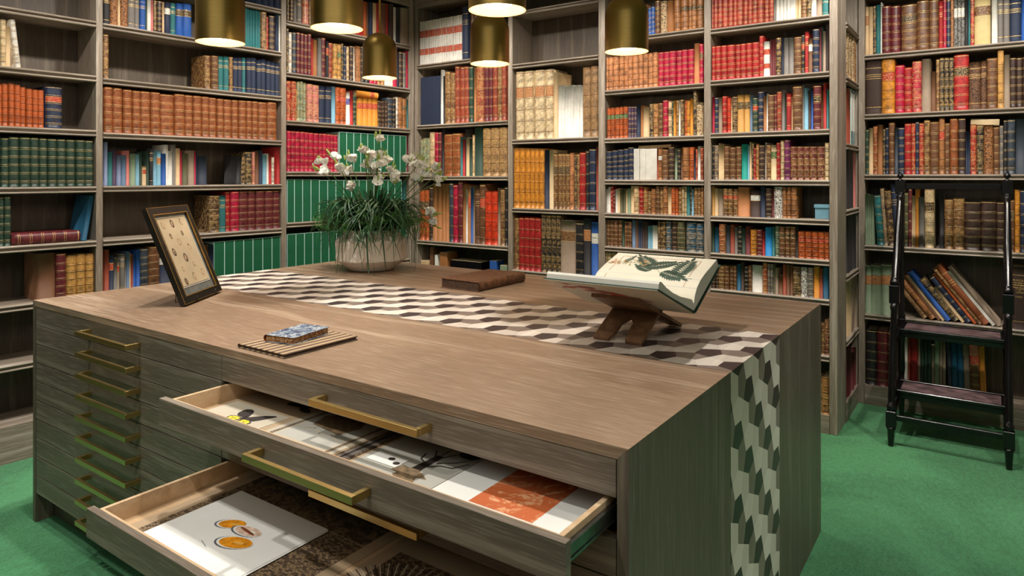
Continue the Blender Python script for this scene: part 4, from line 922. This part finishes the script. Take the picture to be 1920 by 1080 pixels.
def petalflower(mb, c, d, s_, mi=0, open_=.7):
    d = d.normalized(); u = d.cross(Vector((.3, .2, 1))).normalized(); w = d.cross(u)
    for k in range(6):
        a = 2 * pi * k / 6 + (k % 2) * .1; rd = u * cos(a) + w * sin(a); td = -u * sin(a) + w * cos(a)
        op = open_ * (1.0 if k % 2 else .8); vs = []
        for t, wd in ((0, .12), (.35, .36), (.7, .5), (.95, .4), (1.08, .08)):
            p = c + d * s_ * t * (1 - .25 * op * t) + rd * s_ * (.08 + op * t * t * .62)
            vs += [p - td * s_ * wd * .8, p + rd * s_ * .04, p + td * s_ * wd * .8]
        fs = []
        for i in range(4): o_ = i * 3; fs += [(o_, o_ + 1, o_ + 4, o_ + 3), (o_ + 1, o_ + 2, o_ + 5, o_ + 4)]
        mb.add(vs, fs, mi, None, True)
for i, (zx, zy, n_) in enumerate(FL):
    X_, Y_ = 580 + zx / 4, 250 + zy / 4
    dep = 3.914 + rl.uniform(-.11, .11); d = ray(X_, Y_); tip = d * dep + Vector((0, 0, HC)) - pot.location
    base = Vector((rl.uniform(-.03, .03), rl.uniform(-.03, .03), .2)); mid = base.lerp(tip, .5) + Vector((0, 0, .05 if tip.z > .3 else .12))
    pts = [base.lerp(mid, t).lerp(mid.lerp(tip, t), t) for t in [k / 8 for k in range(9)]]
    m = MB(); m.tube(pts, [.0036 - .0014 * k / 8 for k in range(9)], 6)
    stem = m.build('flower_stem', 'stem', pot)
    dirn = (tip - mid).normalized()
    m = MB()
    for k in range(n_ + 4):
        c = tip + Vector((rl.uniform(-.022, .022), rl.uniform(-.022, .022), rl.uniform(-.014, .016))) * (0 if k == 0 else 1)
        petalflower(m, c, (dirn * .6 + Vector((rl.uniform(-.8, .8), rl.uniform(-.8, .8), rl.uniform(0, .7)))) if k or n_ > 1 else dirn + Vector((0, 0, .5)), rl.uniform(.032, .044), 0, rl.uniform(.4, .9) if n_ else .2)
    m.build('blossom', 'petal', stem)
    m = MB()
    for k in range(4 if n_ < 3 else 2):
        c = tip + dirn * .012 * k - Vector((0, 0, .008)) + Vector((rl.uniform(-.02, .02), rl.uniform(-.02, .02), rl.uniform(-.005, .02)))
        m.tube([c, c + dirn * .008 + Vector((0, 0, .003)), c + dirn * .022 + Vector((0, 0, .006)), c + dirn * .032 + Vector((0, 0, .008))], [.002, .0062, .0058, .0015], 6)
    m.build('bud', 'bud', stem)
# ------------------------------------------------------------------ framed shell print on its wire easel
fr = empty('picture_frame', (-2.691, 1.516, DH + .0095), (radians(-22.2), 0, radians(125.4)), label='dark framed picture of small shells leaning on a wire stand', cat='picture frame')
FW, FH = .357, .4256
M['fr_black'] = simple('ebonised_moulding', (26, 22, 20), .3, 0, .3, 20); M['fr_gold'] = simple('thin_gold_line', (168, 128, 62), .35, .6)
M['fr_mat'] = simple('slate_mount', (104, 108, 104), .7); M['fr_paper'] = simple('aged_plate_paper', (190, 172, 140), .8, 0, .05, 8)
M['pebble'] = simple('printed_shell', (150, 124, 96), .5, 0, .4, 90); M['pebble_d'] = simple('printed_shell_dark', (84, 68, 56), .5, 0, .4, 90)
def ringf(m, x0, x1, z0, z1, w, ya, yb, mi=0):
    m.box(x0, x1, ya, yb, z0, z0 + w, mi); m.box(x0, x1, ya, yb, z1 - w, z1, mi); m.box(x0, x0 + w, ya, yb, z0 + w, z1 - w, mi); m.box(x1 - w, x1, ya, yb, z0 + w, z1 - w, mi)
m = MB(); ringf(m, 0, FW, 0, FH, .032, 0, .022, 0); ringf(m, -.0005, FW + .0005, -.0005, FH + .0005, .0018, -.001, .001, 1); ringf(m, .030, FW - .03, .03, FH - .03, .004, -.0015, .004, 1)
m.build('moulding', ['fr_black', 'fr_gold'], fr)
m = MB(); m.box(.03, FW - .03, .010, .016, .03, FH - .03); m.build('mount', 'fr_mat', fr)
m = MB(); px0, px1, pz0, pz1 = .056, FW - .056, .072, FH - .05
m.box(px0 - .006, px1 + .006, .0085, .010, pz0 - .006, pz1 + .006, 1); m.box(px0 - .0015, px1 + .0015, .0078, .0086, pz0 - .0015, pz1 + .0015, 2); m.box(px0, px1, .0068, .008, pz0, pz1, 0)
for (u, v_, r_, dk) in [(.14, .1, .017, 0), (.46, .09, .018, 1), (.8, .08, .016, 0), (.25, .27, .012, 1), (.68, .25, .011, 1), (.46, .37, .018, 0), (.15, .5, .017, 1), (.74, .48, .018, 0), (.46, .61, .019, 1), (.22, .76, .012, 0), (.66, .73, .011, 0), (.16, .94, .015, 1), (.5, .9, .017, 0), (.84, .88, .016, 0)]:
    cx = px0 + u * (px1 - px0); cz = pz1 - v_ * (pz1 - pz0)
    for kk, (f_, mt, yy) in enumerate(((1, 4 if dk else 3, .0066), (.6, 3 if dk else 0, .0064))):
        e_ = ell(cx, cz, r_ * .8 * f_, r_ * 1.1 * f_, .25, 14); m.add([(x, yy, z) for x, z in e_], [tuple(range(14))], mt)
m.build('shell_plate', ['fr_paper', 'white_paper', 'ink', 'pebble', 'pebble_d'], fr)
m = MB(); m.box(.02, FW - .02, .0225, .025, .02, FH - .02); m.build('backing', 'dark', fr)
m = MB(); Ri = Matrix.Rotation(radians(22.2), 4, 'X')
for xx in (.09, .27):
    foot = Ri @ Vector((xx, .085, -.007)); m.tube([(xx, .027, .14), tuple(foot), tuple(Ri @ Vector((xx + (.07 if xx < .2 else -.07), .02, -.0065)))], .0016, 6)
    m.tube([(xx, .03, .01), (xx, -.012, .0), (xx, -.014, .018)], .0016, 6)
m.build('wire_stand', 'black', fr)
# ------------------------------------------------------------------ books lying on the chest
M['old_leather'] = simple('worn_brown_calf', (96, 64, 42), .5, 0, .35, 40); M['stripe'] = None
mm, n, l, b = newmat('striped_paste_paper'); w = n.new('ShaderNodeTexWave'); w.bands_direction = 'X'; w.inputs['Scale'].default_value = 11; w.inputs['Distortion'].default_value = 1.2; w.inputs['Detail'].default_value = 2
l.new(coords(n, l, (1, .12, 1)), w.inputs['Vector']); l.new(ramp(n, l, w.outputs['Fac'], [(.25, (84, 66, 52)), (.5, (134, 110, 84)), (.75, (168, 142, 108))]), b.inputs['Base Color']); b.inputs['Roughness'].default_value = .55; M['stripe'] = mm
mm, n, l, b = newmat('blue_marbled_paper'); f = noise(n, l, coords(n, l, (1, 1, 1), (0, 0, .5)), 22, 4, .55, 2.2)
l.new(ramp(n, l, f, [(.38, (44, 60, 84)), (.5, (92, 112, 134)), (.56, (196, 200, 196)), (.62, (70, 84, 104))]), b.inputs['Base Color']); b.inputs['Roughness'].default_value = .35; M['bmarble'] = mm
mm, n, l, b = newmat('speckled_page_edge'); f = noise(n, l, coords(n, l), 140, 3, .7)
l.new(ramp(n, l, f, [(.35, (70, 44, 28)), (.5, (150, 98, 48)), (.66, (176, 158, 128))]), b.inputs['Base Color']); b.inputs['Roughness'].default_value = .7; M['speck'] = mm
def flatbook(name, x0, x1, y0, y1, z, th, cover, pages, label, rot=0, spine='x1', board=.003, ribs=0, spinemat=None, topmat=None):
    cx, cy = (x0 + x1) / 2, (y0 + y1) / 2; hx, hy = (x1 - x0) / 2, (y1 - y0) / 2
    m = MB(); m.box(-hx, hx, -hy, hy, 0, board, 0, None, .0008); m.box(-hx, hx, -hy, hy, th - board, th, 2 if topmat else 0, None, .0008)
    # rounded spine
    sg = 1 if spine == 'x1' else -1; N = 10; st_ = 26 if ribs else 1; vs = []; fs = []
    for j in range(st_ * 1 + 1):
        yy = -hy + 2 * hy * j / st_; ex = .0018 if (ribs and j % 2) else 0
        for i in range(N + 1):
            a = -pi / 2 + pi * i / N; vs.append((sg * (hx - .004 + (.012 + ex) * cos(a)), yy, th / 2 + (th / 2) * sin(a)))
    for j in range(st_):
        for i in range(N): a_ = j * (N + 1) + i; q_ = (a_, a_ + 1, a_ + N + 2, a_ + N + 1); fs.append(q_ if sg < 0 else q_[::-1])
    m.add(vs, fs, 1, None, True)
    o = m.build(name, [cover, spinemat or cover, topmat or cover], None, (cx, cy, z), (0, 0, rot))
    m = MB(); m.box(-hx + (.004 if sg > 0 else -.0), hx - (.004 if sg < 0 else 0), -hy + .004, hy - .004, board + .0002, th - board - .0002)
    m.build('page_block', pages, o); tag(o, label, 'book'); return o
flatbook('antique_book', -2.16, -1.935, 2.488, 2.87, DH + .0005, .046, 'old_leather', simple('dark_page_edges', (70, 50, 36), .8, 0, .3, 90), 'large closed brown leather book lying on the chest right of the flower pot', 0, 'x1', .004, 1)
flatbook('portfolio', -1.916, -1.69, 1.252, 1.535, DH + .0005, .013, 'stripe', simple('portfolio_edges', (70, 48, 32), .7, 0, .3, 80), 'thin striped brown book lying flat under the small marbled book', 0, 'x0', .003)
flatbook('pocket_book', -1.885, -1.772, 1.322, 1.493, DH + .0142, .023, 'bmarble', 'speck', 'small blue marbled book resting on the striped one', .2, 'x0', .0018, 0, simple('orange_brown_spine', (150, 82, 44), .45, 0, .2, 60))
# ------------------------------------------------------------------ folding wooden book stand
def mk_oldwood():
    return wood('carved_dark_walnut', (126, 92, 64), (84, 58, 38), (160, 126, 94), (9, 9, 1.2), .4, .5, .7)
M['walnut'] = mk_oldwood()
bs = empty('book_stand', (-.98, 2.13, DH), label='folding carved wooden book stand under the open book', cat='book stand')
def slab(name, pts, outline, y_th):
    """board through two points in (y,z); outline gives (x, t) polygon along it"""
    (ya, za), (yb, zb2) = pts; d = Vector((0, yb - ya, zb2 - za)); L_ = d.length; d.normalize(); nn = Vector((0, -d.z, d.y)) * y_th
    m = MB(); bot = [Vector((x, ya, za)) + d * t * L_ for x, t in outline]; k = len(bot)
    vs = [p - nn / 2 for p in bot] + [p + nn / 2 for p in bot]
    fs = [tuple(range(k)), tuple(range(2 * k - 1, k - 1, -1))] + [(i, k + i, k + (i + 1) % k, (i + 1) % k) for i in range(k)]
    m.add(vs, fs); o = m.build(name, 'walnut', bs); return o
HX = .085
legs = [(-HX, 0), (-HX + .05, 0), (-HX + .06, .06), (-.012, .2), (0, .27), (.012, .2), (HX - .06, .06), (HX - .05, 0), (HX, 0), (HX, .25), (HX, .45)]
# board 1: rear foot, through the hinge, up towards the room
o1 = (2.330 - 2.13, .006); o2 = (1.972 - 2.13, .148)
slab('leaf', (o1, o2), [(-HX, 0), (-HX + .045, 0), (-HX + .06, .1), (-.015, .24), (0, .3), (.015, .24), (HX - .06, .1), (HX - .045, 0), (HX, 0), (HX, .50), (HX, 1), (-HX, 1), (-HX, .5)], .011)
o3 = (1.985 - 2.13, .006); o4 = (2.29 - 2.13, .155)
slab('leaf', (o3, o4), [(-HX, 0), (-HX + .055, 0), (-HX + .065, .12), (-.02, .27), (0, .36), (.02, .27), (HX - .065, .12), (HX - .055, 0), (HX, 0), (HX, .5), (HX, 1), (-HX, 1), (-HX, .5)], .011)
m = MB(); m.tube([(-HX - .002, 2.139 - 2.13, .081), (HX + .002, 2.139 - 2.13, .081)], .009, 10); m.build('hinge', 'walnut', bs)
# ------------------------------------------------------------------ open botanical book
ob = empty('open_book', (-.97, 2.14, DH + .09), label='open botanical book with green leaf plate resting on the wooden stand', cat='book')
X0, X1 = -1.161 + .97, -.781 + .97
def yz(p): return (p[0] - 2.14, p[1] - (DH + .09))
def extr(m, poly, x0, x1, mi=0, smooth=False):
    poly = [yz(p) for p in poly]; k = len(poly); vs = [(x0, y, z) for y, z in poly] + [(x1, y, z) for y, z in poly]
    m.add(vs, [tuple(range(k)), tuple(range(2 * k - 1, k - 1, -1))] + [(i, k + i, k + (i + 1) % k, (i + 1) % k) for i in range(k)], mi, None, False)
M['leafedge'] = sheetmat('page_edges_white', (214, 210, 198)); M['gcloth'] = simple('dark_green_cloth', (34, 62, 48), .6)
M['jacket'] = simple('cream_dust_jacket', (190, 180, 160), .5, 0, .04, 6); M['redleaf'] = simple('red_plant_artwork', (158, 66, 50), .5, 0, .3, 40)
far = [(2.139, 1.078), (2.146, 1.100), (2.165, 1.124), (2.20, 1.146), (2.25, 1.164), (2.31, 1.181), (2.365, 1.197)]
m = MB(); extr(m, [(2.139, 1.056)] + far + [(2.381, 1.172)], X0, X1); m.build('page_block', 'leafedge', ob)
m = MB(); near = [(2.137, 1.078), (2.12, 1.094), (2.08, 1.104), (2.02, 1.118), (1.96, 1.138), (1.91, 1.160), (1.872, 1.182), (1.860, 1.184), (1.853, 1.178), (1.850, 1.162)]
extr(m, near + [(2.137, 1.056)], X0, X1); m.build('page_block', 'leafedge', ob)
m = MB(); cov = [(1.838, 1.1625), (2.132, 1.0475), (2.148, 1.0475), (2.398, 1.173), (2.396, 1.1765), (2.146, 1.0515), (2.134, 1.0515), (1.8395, 1.166)]
extr(m, cov, X0 - .004, X1 + .004); m.build('cover', 'gcloth', ob)
m = MB(); extr(m, [(1.8365, 1.1615), (2.1315, 1.0462), (2.132, 1.0468), (1.837, 1.1622)], X0 - .003, X1 + .002, 0)
def jp(u, t, h=.0008):   # u along x, t from spine to fore-edge on the near board's outside
    x = X0 + u * (X1 - X0); y = 2.1315 + (1.8365 - 2.1315) * t; z = 1.0462 + (1.1615 - 1.0462) * t
    y, z = yz((y, z)); return (x, y - .36 * h, z - .93 * h)
rj = random.Random(2)
for cx, ct, n_, sc in ((.12, .78, 6, .16), (.3, .72, 9, .2), (.42, .62, 7, .16), (.58, .55, 6, .2), (.7, .38, 4, .14), (.28, .45, 4, .1)):
    for k in range(n_):
        a = rj.uniform(-.5, .4); L_ = sc * rj.uniform(.5, 1); w_ = .028; c = (cx + rj.uniform(-.08, .08), ct + rj.uniform(-.1, .1))
        pts = [(c[0] - L_ / 2 * cos(a), c[1] - L_ / 2 * sin(a)), (c[0], c[1] + w_), (c[0] + L_ / 2 * cos(a), c[1] + L_ / 2 * sin(a)), (c[0], c[1] - w_)]
        m.add([jp(min(.98, max(.02, u)), min(.97, max(.03, t)), .0008 + .0001 * k) for u, t in pts], [(3, 2, 1, 0)], 1)
m.build('dust_jacket', ['jacket', 'redleaf'], ob)
# printed plate following the curved page
fl = [0]
for a_, b2 in zip(far, far[1:]): fl.append(fl[-1] + sqrt((b2[0] - a_[0]) ** 2 + (b2[1] - a_[1]) ** 2))
def pg(u, t, h=.0006):
    t = min(.999, max(.001, t)); s_ = t * fl[-1]
    for i in range(len(fl) - 1):
        if s_ <= fl[i + 1]: break
    f_ = (s_ - fl[i]) / (fl[i + 1] - fl[i]); y = far[i][0] + f_ * (far[i + 1][0] - far[i][0]); z = far[i][1] + f_ * (far[i + 1][1] - far[i][1])
    y, z = yz((y, z)); return (X0 + u * (X1 - X0), y - h * .5, z + h)
m = MB(); vs = []; fs = []; ts = [k / 24 for k in range(25)]
for t in ts: vs += [pg(0.002, t, .0004), pg(.998, t, .0004)]
for k in range(24): fs.append((2 * k, 2 * k + 1, 2 * k + 3, 2 * k + 2))
m.add(vs, fs, 0, None, True)
def pl(pts, w, mi, h=.0009):
    for (a, b2) in zip(pts, pts[1:]):
        for k in range(6):
            p = (a[0] + (b2[0] - a[0]) * k / 6, a[1] + (b2[1] - a[1]) * k / 6); q = (a[0] + (b2[0] - a[0]) * (k + 1) / 6, a[1] + (b2[1] - a[1]) * (k + 1) / 6)
            d = Vector((q[0] - p[0], (q[1] - p[1]) * .72)); 
            if d.length < 1e-6: continue
            nn = Vector((-d.y, d.x)).normalized() * w / 2
            m.add([pg(p[0] - nn.x, p[1] - nn.y / .72, h), pg(q[0] - nn.x, q[1] - nn.y / .72, h), pg(q[0] + nn.x, q[1] + nn.y / .72, h), pg(p[0] + nn.x, p[1] + nn.y / .72, h)], [(0, 1, 2, 3)], mi)
pl([(.1, .2), (.1, .9), (.88, .9), (.88, .2)], .005, 2)
def leaflet(c, a, L_, w_, mi, h):
    ca, sa = cos(a), sin(a); pts = [(0, 0), (.3, .5), (.7, .45), (1, 0), (.7, -.45), (.3, -.5)]
    m.add([pg(c[0] + (p[0] * L_ * ca - p[1] * w_ * sa), c[1] + (p[0] * L_ * sa + p[1] * w_ * ca) / .72, h) for p in pts], [tuple(range(6))], mi)
def compound(p0, p1, n_, L_, mi=1, w_=.02):
    pl([p0, p1], .004, mi, .001); a = atan2((p1[1] - p0[1]) * .72, p1[0] - p0[0])
    for k in range(n_):
        t = (k + .5) / n_; c = (p0[0] + (p1[0] - p0[0]) * t, p0[1] + (p1[1] - p0[1]) * t); LL = L_ * (.55 + .45 * sin(pi * min(1, t + .15)))
        leaflet(c, a + 1.0, LL, w_, mi, .0011); leaflet(c, a - 1.0, LL, w_, mi, .0012)
    leaflet(p1, a, L_ * .8, w_, mi, .0013)
compound((.765, .40), (.79, .86), 9, .13, 1, .030); compound((.50, .60), (.29, .90), 9, .11, 1, .028); compound((.41, .56), (.66, .78), 11, .115, 1, .028)
compound((.60, .48), (.82, .36), 9, .105, 1, .028); compound((.5, .48), (.34, .60), 8, .075, 1, .022); compound((.17, .68), (.215, .9), 7, .04, 1, .014)
pl([(.1, .66), (.25, .69), (.4, .68), (.5, .60), (.62, .42)], .004, 1)
pl([(.79, .5), (.8, .38), (.92, .36)], .004, 1)
for i in range(70):
    u = rj.choice([.08, .17, .26, .36]) + rj.uniform(-.045, .045); t = .68 + rj.uniform(-.08, .1); leaflet((u, t), rj.uniform(0, 6.28), rj.uniform(.015, .032), .014, rj.choice([3, 3, 4, 5]), .001 + .00001 * i)
m.build('plate_page', [sheetmat('cream_book_page', (234, 226, 204)), 'leafp', simple('plate_border', (176, 128, 92), .6), simple('olive_petal', (150, 142, 66), .6), simple('ochre_petal', (198, 154, 84), .6), simple('rose_petal', (176, 112, 84), .6)], ob)
# ------------------------------------------------------------------ black library steps
ls = empty('library_steps', (-.182, 4.5, 0), label='black turned-wood library steps with two leather treads standing before the shelves', cat='steps')
def LP(x, y, z): return Vector((x + .182, y - 4.5, z))
def blk(m, c, h, z0, z1, tilt=0): m.box(c.x - h, c.x + h, c.y - h, c.y + h, z0, z1, 0, None, .003)
def turned(m, p0, p1, prof):
    d = p1 - p0; pts = [p0 + d * t for t, r in prof]; m.tube(pts, [r for t, r in prof], 14)
for x in (-.446, .082):
    m = MB()
    turned(m, LP(x, 4.28, 0.001), LP(x, 4.295, .10), [(0, .0125), (.1, .014), (.85, .019), (.88, .022), (.95, .022), (1, .018)])
    blk(m, LP(x, 4.303, 0), .025, .10, .19)
    turned(m, LP(x, 4.305, .188), LP(x, 4.445, .762), [(0, .018), (.02, .024), (.045, .024), (.06, .018), (.09, .019), (.5, .0185), (.93, .016), (.95, .02), (.97, .02), (1, .016)])
    blk(m, LP(x, 4.462, 0), .0255, .76, .865)
    turned(m, LP(x, 4.47, .864), LP(x, 4.76, 1.384), [(0, .02), (.012, .026), (.03, .026), (.045, .019), (.055, .023), (.07, .019), (.5, .0185), (.9, .0155), (.93, .015), (.945, .021), (.965, .021), (.975, .015), (1, .016)])
    blk(m, LP(x, 4.775, 0), .0265, 1.383, 1.462)
    p = m.build('post', 'black', ls)
    m = MB(); q = LP(x, 4.775, 1.462); T_ = Matrix.Translation(q)
    m.lathe([(.018, 0), (.019, .006), (.008, .010), (.007, .016), (.016, .022), (.0185, .03), (.014, .038), (.006, .043), (.008, .049), (.003, .056)], 16, 0, T_); m.build('finial', 'black', p)
    m = MB()
    turned(m, LP(x, 4.84, .001), LP(x, 4.84, .14), [(0, .012), (.8, .018), (.85, .022), (1, .018)]); blk(m, LP(x, 4.84, 0), .022, .14, .2)
    turned(m, LP(x, 4.84, .2), LP(x, 4.84, .54), [(0, .018), (.03, .023), (.08, .023), (.12, .014), (.3, .02), (.7, .017), (.9, .021), (1, .018)]); blk(m, LP(x, 4.84, 0), .022, .54, .61)
    turned(m, LP(x, 4.84, .61), LP(x, 4.812, 1.43), [(0, .018), (.02, .023), (.04, .016), (.5, .017), (.95, .014), (1, .014)])
    m.build('rear_leg', 'black', ls)
    # side rails joining front and rear
    m = MB(); c = LP(x, 0, 0)
    m.box(c.x - .009, c.x + .009, 4.325 - 4.5, 4.818 - 4.5, .135, .165, 0, None, .002); m.build('side_rail', 'black', ls)
    m = MB(); m.box(c.x - .011, c.x + .011, 4.35 - 4.5, 4.818 - 4.5, .225, .262, 0, None, .002); m.build('side_rail', 'black', ls)
    m = MB(); m.box(c.x - .011, c.x + .011, 4.425 - 4.5, 4.818 - 4.5, .53, .57, 0, None, .002); m.build('side_rail', 'black', ls)
xa, xb = -.446 + .182, .082 + .182
for (y0, y1, z) in ((4.45, 4.655, .273), (4.65, 4.865, .583)):
    m = MB(); m.box(xa + .012, xb - .012, y0 - 4.5, y1 - 4.5, z - .022, z - .002, 0, None, .003); m.box(xa + .012, xb - .012, y1 - 4.512, y1 - 4.498, z - .002, z + .008, 0, None, .002)
    m.box(xa + .012, xb - .012, y0 - 4.495, y0 - 4.478, z - .05, z - .0222, 0, None, .002)
    sp = m.build('step', 'black', ls)
    m = MB(); m.box(xa + .03, xb - .03, y0 - 4.5 + .012, y1 - 4.5 - .016, z - .0018, z + .0008); m.build('tread', 'tread', sp)
m = MB(); m.box(xa + .026, xb - .026, 4.768 - 4.5, 4.788 - 4.5, 1.41, 1.446, 0, None, .003); m.build('top_rail', 'black', ls)
m = MB(); m.box(xa + .026, xb - .026, 4.293 - 4.5, 4.315 - 4.5, .14, .17, 0, None, .003); m.build('stretcher', 'black', ls)
m = MB(); m.box(xa + .022, xb - .022, 4.83 - 4.5, 4.85 - 4.5, .15, .18, 0, None, .003); m.build('stretcher', 'black', ls)
# ------------------------------------------------------------------ lettering on the big volume behind the ladder
def titles(parent, rows, mat, y):
    """spine lettering as one mesh"""
    vs = []; fs = []
    for (t_, z, size) in rows:
        c = bpy.data.curves.new('title', 'FONT'); c.body = t_; c.size = size; c.align_x = 'CENTER'; c.extrude = .0002
        o = bpy.data.objects.new('title', c); COL.objects.link(o)
        dg = bpy.context.evaluated_depsgraph_get(); me = bpy.data.meshes.new_from_object(o.evaluated_get(dg)); k = len(vs)
        vs += [(v.co.x, y - v.co.z, z + v.co.y) for v in me.vertices]; fs += [tuple(k + i for i in p.vertices) for p in me.polygons]
        bpy.data.objects.remove(o); bpy.data.curves.remove(c)
    m = MB(); m.add(vs, fs); m.build('title', mat, parent)
for q in BOOKS:
    o = q.get('obj')
    if o is None: continue
    h = q['h']
    if q['bk'] == 'I' and q['si'] == 4 and q['code'] == 'dbT':
        titles(o, [(t_, h * zz, sz) for t_, zz, sz in (('MUSIQUES', .765, .017), ('DU', .73, .012), ('BASQUE', .69, .015), ('CHANT', .63, .012), ('ET', .605, .010), ('DANSE', .578, .012), ('TOME  II', .505, .013))], 'gilt', -.0146)
        
    if q['code'] == 'blC+w': titles(o, [('RCAI', h * .715, .012)], 'ink', -.0146)
# ------------------------------------------------------------------ lights
def down(x, y, e, col=(1, .90, .76), aim=None, size=70, soft=.04):
    r = empty('down_or_fill', (x, y, CH), label='', cat='down_or_fill') if False else None
    L = bpy.data.lights.new('down_or_fill', 'SPOT'); L.energy = e; L.color = col; L.spot_size = radians(size); L.spot_blend = .7; L.shadow_soft_size = soft
    o = bpy.data.objects.new('down_or_fill_beam', L); COL.objects.link(o); o.location = (x, y, CH - .03)
    t = Vector(aim) if aim else Vector((x, y, 0)); o.rotation_euler = (t - o.location).to_track_quat('-Z', 'Y').to_euler(); return o
WARM = (1, .93, .84)
for y in (1.2, 2.25, 3.35): down(-2.95, y, 105, WARM, (-4.1, y + .1, 1.35), 95)
for x in (-3.4, -2.6, -1.8, -1.0): down(x, 3.25, 88, WARM, (x, 4.3, 1.35), 92)
for x in (-.35, .5): down(x, 3.75, 105, WARM, (x, 5.0, 1.2), 95)
for x, y in ((-2.8, 1.5), (-1.4, 1.6)): down(x, y, 150, (1, .96, .91), None, 75)
for x, y in ((.35, 2.7), (.5, 1.2), (-3.9, .7)): down(x, y, 190 if x > 0 else 120, (1, .98, .94), None, 62)
down(1.5, 1.9, 40, (1, .96, .92), (-.58, 2.0, .5), 70, .25)  # added fill on the chest's end panel against green bounce, no real downlight
for x, y in ((-2.4, .1), (-1.2, .0)): down(x, y, 85, (1, .98, .94), (x, y + .6, 0), 80)
A = bpy.data.lights.new('fill_wash', 'AREA'); A.shape = 'RECTANGLE'; A.size = 4.2; A.size_y = 2.2; A.energy = 46; A.color = (1, .98, .94)  # added soft fill above the camera, standing in for unseen room light
ao = bpy.data.objects.new('fill_wash', A); COL.objects.link(ao); ao.location = (-.8, -.6, CH - .02); ao.rotation_euler = (radians(28), 0, radians(35))
w = bpy.data.worlds.new('room_air'); bpy.context.scene.world = w; w.use_nodes = True
w.node_tree.nodes['Background'].inputs[0].default_value = (.9, .85, .8, 1); w.node_tree.nodes['Background'].inputs[1].default_value = .3
# ------------------------------------------------------------------ camera
cd = bpy.data.cameras.new('camera'); cam = bpy.data.objects.new('camera', cd); COL.objects.link(cam)
cam.location = (0, 0, HC); cam.rotation_euler = (pi / 2, 0, atan2(SN, CS))
cd.sensor_width = 36; cd.lens = F / 1920 * 36; cd.shift_y = -(540 - HY) / 1920; cd.clip_start = .02
sc = bpy.context.scene; sc.camera = cam
sc.view_settings.view_transform = 'Standard'; sc.view_settings.look = 'None'; sc.view_settings.gamma = 1; sc.view_settings.use_curve_mapping = False
sc.view_settings.exposure = 0.0
